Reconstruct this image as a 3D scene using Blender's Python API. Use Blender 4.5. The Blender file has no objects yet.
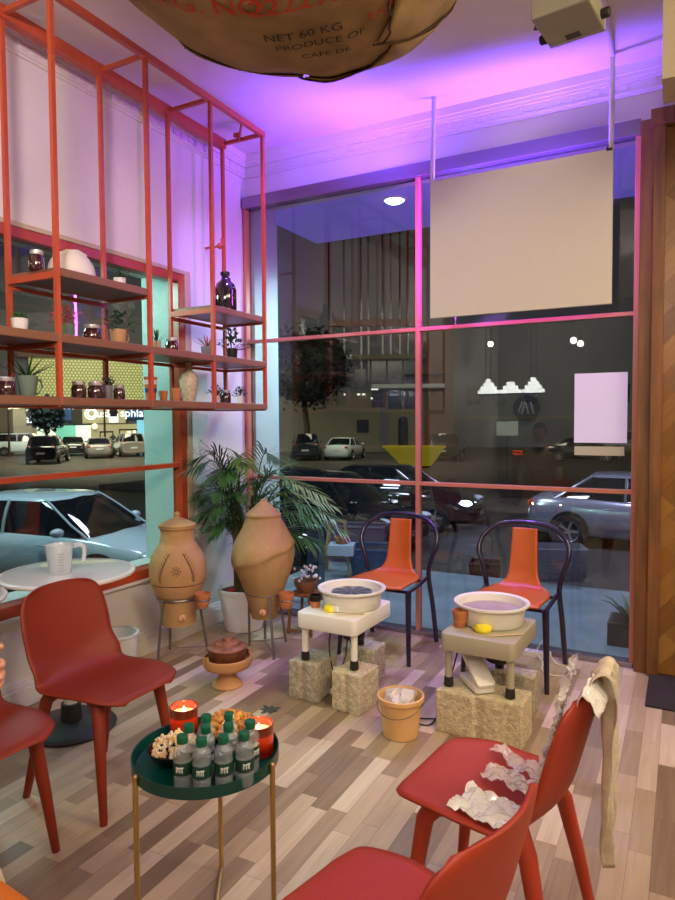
import bpy, bmesh, math, random
from math import sin, cos, pi, radians, hypot, atan2
from mathutils import Vector, Matrix, Euler, noise
random.seed(7)
sc = bpy.context.scene
COL = sc.collection

# ------------------------------------------------------------ materials
def nodes(name):
    m = bpy.data.materials.new(name); m.use_nodes = True
    nt = m.node_tree; return m, nt, nt.nodes['Principled BSDF']
def N(nt, t, **k):
    n = nt.nodes.new(t)
    for a, b in k.items():
        if a in ('operation', 'blend_type', 'data_type', 'noise_dimensions', 'feature', 'distance', 'gradient_type', 'wave_type', 'bands_direction'): setattr(n, a, b)
        else: n.inputs[a].default_value = b
    return n
def L(nt, a, b): nt.links.new(a, b)
def coords(nt, kind='Object', scale=(1, 1, 1), rot=(0, 0, 0)):
    tc = nt.nodes.new('ShaderNodeTexCoord'); mp = nt.nodes.new('ShaderNodeMapping')
    mp.inputs['Scale'].default_value = scale; mp.inputs['Rotation'].default_value = rot
    L(nt, tc.outputs[kind], mp.inputs['Vector']); return mp.outputs['Vector']
def ramp(nt, fac, stops):
    r = nt.nodes.new('ShaderNodeValToRGB'); e = r.color_ramp.elements
    while len(e) < len(stops): e.new(.5)
    for el, (p, c) in zip(e, stops): el.position = p; el.color = (*c, 1)
    L(nt, fac, r.inputs['Fac']); return r.outputs['Color']
def mat(name, c, rough=.5, metal=0, var=.0, vscale=8, bump=0, bscale=60, emit=None, es=1, trans=0, coat=0, spec=None, alpha=1, sheen=0):
    m, nt, b = nodes(name)
    b.inputs['Base Color'].default_value = (*c, 1); b.inputs['Roughness'].default_value = rough
    b.inputs['Metallic'].default_value = metal; b.inputs['Transmission Weight'].default_value = trans
    b.inputs['Coat Weight'].default_value = coat; b.inputs['Alpha'].default_value = alpha
    if spec is not None: b.inputs['Specular IOR Level'].default_value = spec
    if var or bump:
        co = coords(nt)
    if var:
        n = N(nt, 'ShaderNodeTexNoise', Scale=vscale, Detail=4.0); L(nt, co, n.inputs['Vector'])
        lo = tuple(max(0, x * (1 - var)) for x in c); hi = tuple(min(1, x * (1 + var)) for x in c)
        L(nt, ramp(nt, n.outputs['Fac'], [(.3, lo), (.7, hi)]), b.inputs['Base Color'])
    if bump:
        n2 = N(nt, 'ShaderNodeTexNoise', Scale=bscale, Detail=5.0); L(nt, co, n2.inputs['Vector'])
        bp = N(nt, 'ShaderNodeBump', Strength=bump, Distance=.01); L(nt, n2.outputs['Fac'], bp.inputs['Height']); L(nt, bp.outputs['Normal'], b.inputs['Normal'])
    if emit:
        b.inputs['Emission Color'].default_value = (*emit, 1); b.inputs['Emission Strength'].default_value = es
    return m
def plank_mat(name, along, w, ln, stops, rough=.4, rot=0, grain=.12, gap=.0015, plane='XY'):
    """random length-offset strips; along = 'X' or 'Y' of the (rotated) plane"""
    m, nt, b = nodes(name)
    v = coords(nt, 'Object', rot=(0, 0, 0))
    sp = nt.nodes.new('ShaderNodeSeparateXYZ'); L(nt, v, sp.inputs[0])
    X, Y = (sp.outputs['X'], sp.outputs['Y']) if plane == 'XY' else (sp.outputs['X'], sp.outputs['Z'])
    def mth(op, a, bb=None, c=None):
        n = nt.nodes.new('ShaderNodeMath'); n.operation = op
        for i, q in enumerate((a, bb, c)):
            if q is None: continue
            if isinstance(q, (int, float)): n.inputs[i].default_value = q
            else: L(nt, q, n.inputs[i])
        return n.outputs[0]
    if rot:
        c, s = cos(rot), sin(rot)
        X, Y = mth('ADD', mth('MULTIPLY', X, c), mth('MULTIPLY', Y, s)), mth('ADD', mth('MULTIPLY', X, -s), mth('MULTIPLY', Y, c))
    if along == 'Y': X, Y = Y, X
    r = mth('DIVIDE', Y, w); row = mth('FLOOR', r)
    wn = nt.nodes.new('ShaderNodeTexWhiteNoise'); wn.noise_dimensions = '1D'; L(nt, row, wn.inputs['W'])
    q = mth('ADD', mth('DIVIDE', X, ln), mth('MULTIPLY', wn.outputs['Value'], 5.0)); cl = mth('FLOOR', q)
    cb = nt.nodes.new('ShaderNodeCombineXYZ'); L(nt, row, cb.inputs[0]); L(nt, cl, cb.inputs[1])
    w2 = nt.nodes.new('ShaderNodeTexWhiteNoise'); w2.noise_dimensions = '2D'; L(nt, cb.outputs[0], w2.inputs['Vector'])
    gv = nt.nodes.new('ShaderNodeCombineXYZ'); L(nt, mth('MULTIPLY', X, 3.0), gv.inputs[0]); L(nt, mth('MULTIPLY', Y, 45.0), gv.inputs[1]); L(nt, mth('MULTIPLY', w2.outputs['Value'], 30.0), gv.inputs[2])
    ns = N(nt, 'ShaderNodeTexNoise', Scale=1.0, Detail=5.0, Distortion=.6); L(nt, gv.outputs[0], ns.inputs['Vector'])
    f = mth('ADD', w2.outputs['Value'], mth('MULTIPLY', mth('SUBTRACT', ns.outputs['Fac'], .5), grain * 4))
    col = ramp(nt, f, stops)
    fy = mth('FRACT', r); fx = mth('FRACT', q)
    g1 = mth('LESS_THAN', fy, gap / w); g2 = mth('LESS_THAN', fx, gap / ln)
    g = mth('MAXIMUM', g1, g2)
    mx = nt.nodes.new('ShaderNodeMix'); mx.data_type = 'RGBA'; mx.inputs[7].default_value = (*[x * .45 for x in stops[0][1]], 1)
    L(nt, mth('MULTIPLY', g, .7), mx.inputs[0]); L(nt, col, mx.inputs[6]); L(nt, mx.outputs[2], b.inputs['Base Color'])
    b.inputs['Roughness'].default_value = rough
    bp = N(nt, 'ShaderNodeBump', Strength=.12, Distance=.002); L(nt, ns.outputs['Fac'], bp.inputs['Height']); L(nt, bp.outputs['Normal'], b.inputs['Normal'])
    return m
def pane_mat(name, tint=(.9, .95, .95), refl=.06):
    m = bpy.data.materials.new(name); m.use_nodes = True; nt = m.node_tree; nt.nodes.clear()
    out = nt.nodes.new('ShaderNodeOutputMaterial'); mx = nt.nodes.new('ShaderNodeMixShader')
    tr = N(nt, 'ShaderNodeBsdfTransparent', Color=(*tint, 1)); gl = N(nt, 'ShaderNodeBsdfGlossy', Roughness=0.0)
    lw = N(nt, 'ShaderNodeLayerWeight', Blend=.5); pw = N(nt, 'ShaderNodeMath', operation='POWER'); pw.inputs[1].default_value = 4
    ml = nt.nodes.new('ShaderNodeMath'); ml.operation = 'MULTIPLY_ADD'; ml.inputs[1].default_value = .6; ml.inputs[2].default_value = refl
    L(nt, lw.outputs['Facing'], pw.inputs[0]); L(nt, pw.outputs[0], ml.inputs[0]); L(nt, ml.outputs[0], mx.inputs[0])
    L(nt, tr.outputs[0], mx.inputs[1]); L(nt, gl.outputs[0], mx.inputs[2]); L(nt, mx.outputs[0], out.inputs[0]); return m
def emis(name, c, s=1):
    return mat(name, tuple(x * .5 for x in c), .6, emit=c, es=s)

M = {}
M['wall'] = mat('painted wall', (.74, .70, .67), .75, var=.04, vscale=2, bump=.15, bscale=30)
M['plaster'] = mat('plaster ceiling', (.76, .72, .68), .85, var=.05, vscale=1.5, bump=.8, bscale=7)
M['cornice'] = mat('cornice paint', (.76, .71, .67), .6)
M['floor'] = plank_mat('laminate strips', 'Y', .072, .42, [(0, (.22, .145, .09)), (.3, (.35, .245, .155)), (.6, (.48, .35, .23)), (.85, (.58, .44, .30)), (1, (.68, .55, .40))], rough=.33, grain=.12)
M['redframe'] = mat('red painted steel', (.50, .085, .03), .38, var=.08, vscale=20)
M['redtrim'] = mat('red window trim', (.42, .06, .02), .35, var=.12, vscale=5)
M['copper'] = mat('salmon window bar', (.55, .20, .13), .35)
M['header'] = mat('grey aluminium header', (.30, .27, .30), .22, metal=.7)
M['tan'] = mat('tan trim', (.52, .42, .27), .6)
M['shelfwood'] = plank_mat('shelf wood', 'Y', .18, 1.7, [(0, (.14, .055, .028)), (.5, (.21, .09, .045)), (1, (.28, .13, .07))], rough=.4, grain=.2)
M['columnwood'] = mat('warm timber', (.20, .080, .022), .5, var=.35, vscale=4)
_, _nt, _b = (M['columnwood'], M['columnwood'].node_tree, None)
for _n in _nt.nodes:
    if _n.type == 'MAPPING': _n.inputs['Scale'].default_value = (8, 8, .8)
M['herring'] = plank_mat('herringbone timber', 'X', .11, .5, [(0, (.16, .062, .010)), (.5, (.26, .115, .02)), (1, (.37, .18, .04))], rough=.35, rot=radians(48), grain=.16, plane='XZ')
M['screen'] = mat('projection screen', (.70, .66, .56), .8)
M['whiteplastic'] = mat('white plastic', (.80, .78, .70), .35)
M['creamplastic'] = mat('cream plastic', (.76, .70, .55), .4)
M['greige'] = mat('grey beige painted steel', (.40, .36, .26), .45)
M['blackrubber'] = mat('black rubber', (.012, .012, .012), .5)
M['blackmetal'] = mat('aubergine black frame', (.012, .007, .028), .3, coat=.4)
M['redchair'] = mat('rust red chair shell', (.22, .019, .002), .55, bump=.03, bscale=200)  # shaded copy for the dim left side, shade put into the colour
M['redchair2'] = mat('brighter red chair shell', (.42, .040, .014), .5, bump=.03, bscale=200)  # lit copy of the same shell, brighter light put into the colour
M['orange'] = mat('orange chair shell', (.75, .19, .01), .45)
M['ply'] = mat('orange red panel', (.50, .105, .012), .4)
M['concrete'] = mat('concrete block', (.44, .38, .27), .95, var=.3, vscale=45, bump=1.0, bscale=90)
M['concrete2'] = mat('yellowish concrete block', (.60, .51, .33), .95, var=.25, vscale=50, bump=1.0, bscale=90)
M['clay'] = mat('pale fired clay', (.46, .26, .10), .75, var=.12, vscale=7, bump=.25, bscale=50)
M['clay2'] = mat('buff sculpted clay', (.40, .235, .09), .78, var=.15, vscale=5, bump=.4, bscale=25)
M['incise'] = mat('incised clay lines', (.17, .075, .02), .9)
M['terra'] = mat('terracotta', (.50, .17, .06), .7, var=.1, vscale=12)
M['terradish'] = mat('orange clay dish', (.50, .25, .09), .6, var=.08)
M['darkclay'] = mat('dark glazed clay', (.13, .035, .015), .3, var=.4, vscale=25, bump=.2)
M['lidclay'] = mat('brown lid clay', (.24, .085, .035), .5, var=.5, vscale=18)
M['blackclay'] = mat('black dipped rim', (.01, .008, .008), .3)
M['steel'] = mat('grey steel rod', (.25, .23, .23), .35, metal=.8)
M['tap'] = mat('pale pink tap', (.75, .45, .33), .3)
M['soil'] = mat('soil', (.03, .018, .01), .95, bump=.8)
M['leaf'] = mat('palm leaf', (.06, .17, .04), .4, var=.4, vscale=6)
M['leafb'] = mat('dark palm leaf', (.018, .055, .015), .4, var=.3, vscale=6)
M['leafy'] = mat('yellow green leaf', (.16, .28, .05), .45, var=.3)
M['stem'] = mat('palm stem', (.10, .09, .03), .6, var=.3)
M['green'] = mat('deep green enamel', (.0, .055, .045), .28)
M['brass'] = mat('brass tube', (.55, .36, .13), .3, metal=.85)
M['capgreen'] = mat('green bottle cap', (.0, .13, .065), .4)
M['label'] = mat('dark green label', (.005, .05, .03), .5)
M['lettering'] = mat('pale lettering', (.8, .85, .8), .5, emit=(.8, .85, .8), es=.05)  # a faint glow is put into the print
M['water'] = mat('clear bottle', (.72, .82, .92), .05, spec=1, alpha=.24, coat=1, bump=.5, bscale=90)
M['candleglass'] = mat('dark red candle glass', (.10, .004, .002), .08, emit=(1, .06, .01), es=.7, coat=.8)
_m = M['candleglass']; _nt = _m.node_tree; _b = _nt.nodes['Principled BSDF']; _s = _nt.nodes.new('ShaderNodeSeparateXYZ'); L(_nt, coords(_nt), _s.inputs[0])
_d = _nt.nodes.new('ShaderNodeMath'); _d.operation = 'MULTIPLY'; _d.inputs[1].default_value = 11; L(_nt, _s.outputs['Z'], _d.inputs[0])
L(_nt, ramp(_nt, _d.outputs[0], [(0, (.004, 0, 0)), (.25, (.05, .002, .0)), (.68, (.75, .035, .004)), (.74, (.10, .02, .006)), (1, (.05, .012, .004))]), _b.inputs['Emission Color'])  # glow through the glass is painted as emission, brightest near the wax
M['candleglow'] = mat('glowing wax', (1, .45, .25), .4, emit=(1, .30, .16), es=1.6)
M['flame'] = emis('flame', (1, .75, .35), 14)
M['blackbowl'] = mat('dark bowl', (.02, .008, .005), .25)
M['popcorn'] = mat('pale sweets', (.85, .70, .45), .6)
M['popcorn2'] = mat('pink sweets', (.80, .30, .25), .6)
M['popcorn3'] = mat('cream sweets', (.95, .88, .65), .6)
M['nut'] = mat('golden fritters', (.50, .25, .05), .55, var=.5, vscale=60, bump=.4)
M['sponge'] = mat('yellow sponge', (.95, .78, .02), .7, bump=.5, bscale=150)
M['woodtool'] = mat('light wood tool', (.65, .48, .28), .6)
M['bucket'] = mat('tan bucket plastic', (.72, .42, .17), .4)
M['plasticbag'] = mat('clear crumpled plastic', (.92, .88, .88), .12, alpha=.62, spec=1, coat=1, bump=.9, bscale=30)
M['whitebag'] = mat('white crumpled plastic', (.97, .94, .90), .2, bump=.9, bscale=60, alpha=.95, coat=.6)
M['burlap'] = mat('burlap', (.36, .23, .09), .95, var=.25, vscale=7, bump=.8, bscale=220)
M['burlap2'] = mat('lighter burlap', (.42, .28, .12), .95, var=.25, vscale=9, bump=.8, bscale=220)
M['inkred'] = mat('red sack print', (.55, .045, .01), .9)
M['inkblack'] = mat('black sack print', (.03, .02, .012), .9)
M['stitch'] = mat('dark seam', (.06, .03, .015), .9)
M['linen'] = mat('beige linen', (.68, .58, .44), .9, var=.15, vscale=20, bump=.4, bscale=120)
M['tabletop'] = mat('glossy white table top', (.86, .88, .86), .08, coat=.5)
M['tableedge'] = mat('white table edge', (.78, .74, .70), .3)
M['jug'] = mat('translucent jug', (.85, .90, .92), .2, trans=.35, alpha=.85)
M['binwhite'] = mat('off white bin', (.66, .66, .62), .45)
M['jarglass'] = mat('dark jar', (.05, .015, .012), .12, coat=.8)
M['lid'] = mat('tin lid', (.62, .58, .55), .35, metal=.6)
M['helmet'] = mat('white helmet', (.78, .72, .66), .3)
M['bottledark'] = mat('dark glass jug', (.02, .012, .015), .08, coat=1)
M['white'] = mat('white ceramic', (.78, .76, .72), .35)
M['sagemug'] = mat('sage green glaze', (.16, .23, .17), .3)
M['ochremug'] = mat('ochre glaze', (.52, .29, .12), .35)
M['greyc'] = mat('grey ceramic', (.18, .16, .17), .5)
M['vase'] = mat('speckled cream vase', (.55, .47, .33), .5, var=.25, vscale=60)
M['blue'] = mat('blue paint', (.03, .06, .2), .5)
M['pinkleaf'] = mat('pink red leaf', (.45, .12, .12), .5)
M['darkleaf'] = mat('dark leaf', (.02, .03, .02), .5)
M['mat'] = mat('dark doormat', (.035, .025, .03), .95, bump=.8, bscale=200)
M['beige'] = mat('beige bulkhead', (.48, .40, .26), .7)
M['projector'] = mat('olive grey projector', (.30, .29, .20), .5)
M['projside'] = mat('grey projector edge', (.36, .33, .36), .5)
M['pole'] = mat('white painted conduit', (.72, .68, .66), .5)
M['paper'] = mat('poster paper', (.66, .60, .80), .6, emit=(.70, .58, 1), es=.22)  # lilac light is put into the white sheet's colour and emission
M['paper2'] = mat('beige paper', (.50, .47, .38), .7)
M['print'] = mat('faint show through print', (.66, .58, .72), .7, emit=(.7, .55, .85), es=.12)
M['glass'] = pane_mat('window glass', (.80, .86, .86), .055)
M['cardboard'] = mat('old blackboard', (.1, .1, .1), .8)
M['skin'] = mat('skin', (.60, .30, .20), .5)
M['cloth'] = mat('cream cloth', (.70, .62, .42), .85)
M['darkcloth'] = mat('dark cloth', (.03, .03, .04), .85)
M['hair'] = mat('dark hair', (.02, .012, .01), .7)
# outside
M['asphalt'] = mat('asphalt', (.060, .052, .042), .55, var=.35, vscale=.6, bump=.3, bscale=20)
M['paving'] = mat('pale outdoor tile', (.22, .27, .30), .5, var=.2, vscale=3)
M['carpaint_silver'] = mat('silver lilac car paint', (.36, .36, .42), .22, metal=.5, coat=.6)
M['carpaint_white'] = mat('white car paint', (.62, .72, .75), .22, coat=.8)
M['carpaint_black'] = mat('black car paint', (.010, .011, .016), .12, coat=1)
M['carpaint_grey'] = mat('grey car paint', (.22, .20, .18), .3, coat=.5)
M['carglass'] = mat('dark car glass', (.008, .010, .012), .05, coat=1)
M['tyre'] = mat('tyre', (.010, .010, .010), .8)
M['rim'] = mat('alloy rim', (.45, .45, .50), .3, metal=.7)
M['taillight'] = mat('red tail lamp', (.20, .005, .01), .2, emit=(1, .05, .05), es=.15)
M['headlight'] = mat('clear head lamp', (.6, .65, .7), .1, coat=1)
M['headon'] = emis('lit head lamp', (.75, .9, 1), 14)
M['amber'] = emis('amber lamp', (1, .45, .1), 4)
M['plate'] = mat('number plate', (.6, .62, .65), .5)
M['chrome'] = mat('chrome strip', (.5, .5, .55), .15, metal=1)
M['facade'] = mat('dim beige facade', (.10, .088, .058), .9, var=.15, vscale=.4, emit=(.10, .085, .055), es=.32)  # facades and balcony slab carry street light as faint emission
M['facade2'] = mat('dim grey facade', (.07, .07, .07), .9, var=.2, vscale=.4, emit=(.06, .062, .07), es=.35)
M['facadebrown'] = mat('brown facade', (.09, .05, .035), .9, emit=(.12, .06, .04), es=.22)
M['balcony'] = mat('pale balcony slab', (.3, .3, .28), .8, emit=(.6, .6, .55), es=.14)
M['winedark'] = mat('dark window pane', (.008, .009, .011), .2)
M['winlit'] = emis('lit window', (1, .95, .8), 1.4)
M['trunk'] = mat('tree trunk', (.04, .028, .018), .9)
M['treeleaf'] = mat('night tree leaf', (.004, .006, .004), .8)
M['treeblue'] = mat('blue lit tree leaf', (.02, .05, .07), .8)  # blue light on the tree is put into the leaf colour
M['skip'] = mat('yellow skip', (.75, .55, .01), .5, emit=(.8, .6, .01), es=.16)  # light on the skip is put in as faint emission
M['reveal'] = mat('render painted cyan white', (.62, .72, .70), .8)  # cyan light is put into the white render's colour
M['soffit'] = mat('canopy soffit', (.34, .28, .72), .8, emit=(.20, .14, .75), es=.38)  # purple light is put into the soffit's colour and emission
M['lamp'] = emis('white lamp', (.8, 1, .95), 9)
M['bulb'] = emis('warm bulb', (1, .93, .82), 28)
M['shade'] = emis('pixel shade glow', (1, .98, .93), 11)
M['lampshade'] = emis('cream shade glow', (.75, .78, .6), 2.0)
M['signblack'] = mat('black round sign', (.008, .008, .008), .8)
M['signwhite'] = emis('white sign mark', (.8, .78, .76), .9)
M['reddot'] = emis('red display', (1, .08, .03), 4)
M['bluebox'] = mat('dark blue planter', (.03, .09, .18), .6)
M['concretepot'] = mat('charcoal planter', (.05, .055, .055), .8)
M['aloe'] = mat('aloe leaf', (.16, .26, .15), .5)
M['woodstand'] = mat('pine stand', (.36, .24, .10), .6)
M['whitebox'] = mat('pale blue white box', (.60, .68, .78), .5)
M['purplepot'] = mat('dusky purple pot', (.14, .08, .13), .6)
M['crate'] = mat('pale fish crate', (.22, .20, .22), .6)
M['redbucket'] = mat('dull red tub', (.12, .025, .025), .6)
M['metalpost'] = mat('blue grey metal', (.06, .11, .15), .4, metal=.3)
M['cable_b'] = mat('black cable', (.012, .012, .012), .5)
M['cable_w'] = mat('white cable', (.75, .72, .7), .5)
M['shopwhite'] = emis('lit shop interior', (.95, .97, .72), 1.5)
M['shopgreen'] = emis('green lit shop interior', (.25, .75, .50), 1.0)
M['shopcyan'] = emis('cyan lit shopfront', (.25, .65, .85), 1.1)
M['shopwarm'] = emis('warm shop light', (1, .82, .5), 2.2)
M['shopblue'] = mat('blue fascia', (.01, .035, .08), .6, emit=(.02, .12, .35), es=.5)  # fascias carry the shop light as emission of their own
M['shopbeige'] = mat('beige fascia', (.36, .31, .17), .7, emit=(.42, .36, .20), es=.6)
M['shopdark'] = mat('dark fascia', (.03, .028, .02), .7, emit=(.03, .03, .02), es=.3)
M['signlit'] = emis('lit sign letters', (1, 1, .92), 3)
M['signcyan'] = emis('cyan sign letters', (.55, .85, 1), 2.5)
# honeycomb band across the street
m, nt, b = nodes('lit honeycomb cladding')
sp = nt.nodes.new('ShaderNodeSeparateXYZ'); L(nt, coords(nt, 'Object', scale=(3.6, 1, 3.6)), sp.inputs[0])
def hx(off):
    def mt(op, a, v=None):
        n = nt.nodes.new('ShaderNodeMath'); n.operation = op; L(nt, a, n.inputs[0])
        if v is not None:
            if isinstance(v, float): n.inputs[1].default_value = v
            else: L(nt, v, n.inputs[1])
        return n.outputs[0]
    x = mt('SUBTRACT', mt('FRACT', mt('ADD', sp.outputs['X'], off)), .5)
    z = mt('MULTIPLY', mt('SUBTRACT', mt('FRACT', mt('ADD', mt('DIVIDE', sp.outputs['Z'], 1.732), off)), .5), 1.732)
    return mt('SQRT', mt('ADD', mt('MULTIPLY', x, x), mt('MULTIPLY', z, z)))
mn = nt.nodes.new('ShaderNodeMath'); mn.operation = 'MINIMUM'; L(nt, hx(0.0), mn.inputs[0]); L(nt, hx(.5), mn.inputs[1])
cc = ramp(nt, mn.outputs[0], [(.25, (.42, .42, .14)), (.42, (.26, .25, .08)), (.52, (.05, .045, .015))])
L(nt, cc, b.inputs['Base Color']); L(nt, cc, b.inputs['Emission Color']); b.inputs['Emission Strength'].default_value = .7; M['honey'] = m  # light on the cladding is put in as emission
# burlap gets a woven look, wheel head sheen is painted into its colour
m, nt, b = nodes('brushed wheel head')
b.inputs['Base Color'].default_value = (.45, .46, .55, 1); b.inputs['Metallic'].default_value = .9
g = coords(nt); gt = nt.nodes.new('ShaderNodeTexGradient'); gt.gradient_type = 'RADIAL'; L(nt, g, gt.inputs['Vector'])
wv = nt.nodes.new('ShaderNodeMath'); wv.operation = 'MULTIPLY'; wv.inputs[1].default_value = 8; L(nt, gt.outputs['Fac'], wv.inputs[0])
fr = nt.nodes.new('ShaderNodeMath'); fr.operation = 'PINGPONG'; fr.inputs[1].default_value = .5; L(nt, wv.outputs[0], fr.inputs[0])
L(nt, ramp(nt, fr.outputs[0], [(0, (.12, .12, .17)), (.5, (.62, .62, .75))]), b.inputs['Base Color']); b.inputs['Roughness'].default_value = .3; M['wheelhead'] = m
M['slip'] = mat('muddy water', (.40, .31, .33), .4, var=.15, vscale=12)

# ------------------------------------------------------------ mesh builder
class MB:
    def __init__(s): s.v = []; s.f = []
    def add(s, vs, fs):
        o = len(s.v); s.v += [tuple(p) for p in vs]; s.f += [tuple(i + o for i in f) for f in fs]; return s
    def box(s, x0, x1, y0, y1, z0, z1, m=None):
        vs = [Vector((x, y, z)) for z in (z0, z1) for y in (y0, y1) for x in (x0, x1)]
        if m is not None: vs = [m @ v for v in vs]
        return s.add(vs, [(0, 2, 3, 1), (4, 5, 7, 6), (0, 1, 5, 4), (2, 6, 7, 3), (0, 4, 6, 2), (1, 3, 7, 5)])
    def cbox(s, c, d, rz=0, rx=0, ry=0):
        m = Matrix.Translation(c) @ Euler((rx, ry, rz)).to_matrix().to_4x4()
        return s.box(-d[0] / 2, d[0] / 2, -d[1] / 2, d[1] / 2, -d[2] / 2, d[2] / 2, m)
    def tube(s, pts, r, n=8, closed=False, flat=1.0):
        pts = [Vector(p) for p in pts]; k = len(pts)
        rs = r if isinstance(r, (list, tuple)) else [r] * k
        vs = []; up = None
        for i, p in enumerate(pts):
            if closed: t = pts[(i + 1) % k] - pts[i - 1]
            else: t = pts[min(i + 1, k - 1)] - pts[max(i - 1, 0)]
            t.normalize()
            if up is None: up = Vector((0, 0, 1)) if abs(t.z) < .9 else Vector((1, 0, 0))
            a = t.cross(up)
            if a.length < 1e-6: a = t.orthogonal()
            a.normalize(); bb = a.cross(t); up = bb
            for j in range(n):
                q = 2 * pi * j / n; vs.append(p + a * (cos(q) * rs[i]) + bb * (sin(q) * rs[i] * flat))
        fs = []
        for i in range(k if closed else k - 1):
            for j in range(n):
                i2 = (i + 1) % k; fs.append((i * n + j, i * n + (j + 1) % n, i2 * n + (j + 1) % n, i2 * n + j))
        if not closed: fs += [tuple(range(n))[::-1], tuple((k - 1) * n + j for j in range(n))]
        return s.add(vs, fs)
    def bar(s, a, b, w, d=None):
        """square section bar"""
        d = d or w; a = Vector(a); b = Vector(b); t = (b - a).normalized()
        u = Vector((0, 0, 1)) if abs(t.z) < .9 else Vector((1, 0, 0))
        x = t.cross(u).normalized() * w / 2; y = t.cross(x).normalized() * d / 2
        vs = [p + i * x + j * y for p in (a, b) for i, j in ((-1, -1), (1, -1), (1, 1), (-1, 1))]
        return s.add(vs, [(3, 2, 1, 0), (4, 5, 6, 7), (0, 1, 5, 4), (1, 2, 6, 5), (2, 3, 7, 6), (3, 0, 4, 7)])
    def lathe(s, prof, c=(0, 0, 0), n=32, sx=1, sy=1, fn=None):
        vs = []; fs = []; k = len(prof)
        for i, (r, z) in enumerate(prof):
            for j in range(n):
                a = 2 * pi * j / n; rr = max(r, 1e-4)
                if fn: rr, zz = fn(rr, z, a)
                else: zz = z
                vs.append((c[0] + rr * cos(a) * sx, c[1] + rr * sin(a) * sy, c[2] + zz))
        for i in range(k - 1):
            for j in range(n): fs.append((i * n + j, i * n + (j + 1) % n, (i + 1) * n + (j + 1) % n, (i + 1) * n + j))
        zz_ = [p[1] for p in prof]; flat_ = max(zz_) - min(zz_) < 1e-6; ring_ = min(prof[0][0], prof[-1][0]) > 1e-3 and max(zz_) - min(zz_) < .35 * max(p[0] for p in prof)
        if not flat_ and not ring_ and prof[0][0] > 1e-3: fs.append(tuple(range(n))[::-1])
        if not flat_ and not ring_ and prof[-1][0] > 1e-3: fs.append(tuple((k - 1) * n + j for j in range(n)))
        return s.add(vs, fs)
    def grid(s, fn, nu, nv):
        vs = [fn(i / nu, j / nv) for j in range(nv + 1) for i in range(nu + 1)]
        return s.add(vs, [(j * (nu + 1) + i, j * (nu + 1) + i + 1, (j + 1) * (nu + 1) + i + 1, (j + 1) * (nu + 1) + i) for j in range(nv) for i in range(nu)])
    def ball(s, c, r, n=12, k=8, jit=0):
        if isinstance(r, (int, float)): r = (r, r, r)
        def f(u, v):
            a = 2 * pi * u; b_ = pi * v; q = 1 + jit * noise.noise(Vector((c[0] * 40 + cos(a) * 2, c[1] * 40 + sin(a) * 2, v * 3 + c[2] * 30)))
            return (c[0] + r[0] * q * sin(b_) * cos(a), c[1] + r[1] * q * sin(b_) * sin(a), c[2] + r[2] * q * cos(b_))
        return s.grid(f, n, k)
    def prism(s, poly, z0, z1, m=None):
        n = len(poly); vs = [Vector((x, y, z)) for z in (z0, z1) for x, y in poly]
        if m is not None: vs = [m @ v for v in vs]
        return s.add(vs, [tuple(range(n))[::-1], tuple(range(n, 2 * n))] + [(i, (i + 1) % n, (i + 1) % n + n, i + n) for i in range(n)])
    def leaf(s, base, d, ln, w, droop=0, up=(0, 0, 1), n=4):
        base = Vector(base); d = Vector(d).normalized(); side = d.cross(Vector(up))
        if side.length < 1e-4: side = Vector((1, 0, 0))
        side.normalize(); vs = []
        for i in range(n + 1):
            t = i / n; p = base + d * (ln * t) + Vector((0, 0, -droop * ln * t * t))
            ww = w * (sin(pi * min(1, t * .85 + .12)) if i < n else .05)
            vs += [p - side * ww / 2, p + side * ww / 2]
        return s.add(vs, [(2 * i, 2 * i + 1, 2 * i + 3, 2 * i + 2) for i in range(n)])
    def build(s, name, m, parent=None, smooth=False, bevel=0, seg=2, loc=None, solid=0, weld=False, ang=40, sub=0):
        me = bpy.data.meshes.new(name); me.from_pydata(s.v, [], s.f); me.update()
        bm = bmesh.new(); bm.from_mesh(me)
        if weld or smooth: bmesh.ops.remove_doubles(bm, verts=bm.verts, dist=1e-5)
        bmesh.ops.recalc_face_normals(bm, faces=bm.faces)
        if bevel:
            es = [e for e in bm.edges if e.is_manifold and e.calc_face_angle(0) > radians(30)]
            bmesh.ops.bevel(bm, geom=es, offset=bevel, segments=seg, affect='EDGES', profile=.5, clamp_overlap=True)
        for f in bm.faces: f.smooth = smooth
        if smooth:
            for e in bm.edges:
                if e.is_manifold and e.calc_face_angle(0) > radians(ang): e.smooth = False
        bm.to_mesh(me); bm.free()
        me.materials.append(M[m] if isinstance(m, str) else m)
        o = bpy.data.objects.new(name, me); COL.objects.link(o)
        if parent: o.parent = parent
        if loc: o.location = loc
        if solid:
            md = o.modifiers.new('s', 'SOLIDIFY'); md.thickness = solid; md.offset = 0
        if sub:
            md = o.modifiers.new('u', 'SUBSURF'); md.levels = sub; md.render_levels = sub
        return o
def tag(o, label, cat, group=None, kind=None):
    o['label'] = label; o['category'] = cat
    if group: o['group'] = group
    if kind: o['kind'] = kind
    return o
def root(name, label, cat, loc=(0, 0, 0), rz=0, group=None):
    o = bpy.data.objects.new(name, None); o.empty_display_size = .05; COL.objects.link(o)
    o.location = loc; o.rotation_euler = (0, 0, rz); return tag(o, label, cat, group)
def struct(o): o['kind'] = 'structure'; return o
def dup(r, loc, rz, label, group=None):
    c = r.copy(); COL.objects.link(c); c.location = loc; c.rotation_euler = (0, 0, rz); c['label'] = label
    if group: c['group'] = group
    for ch in r.children:
        d = ch.copy(); COL.objects.link(d); d.parent = c
        for g in ch.children:
            e = g.copy(); COL.objects.link(e); e.parent = d
    return c
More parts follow.
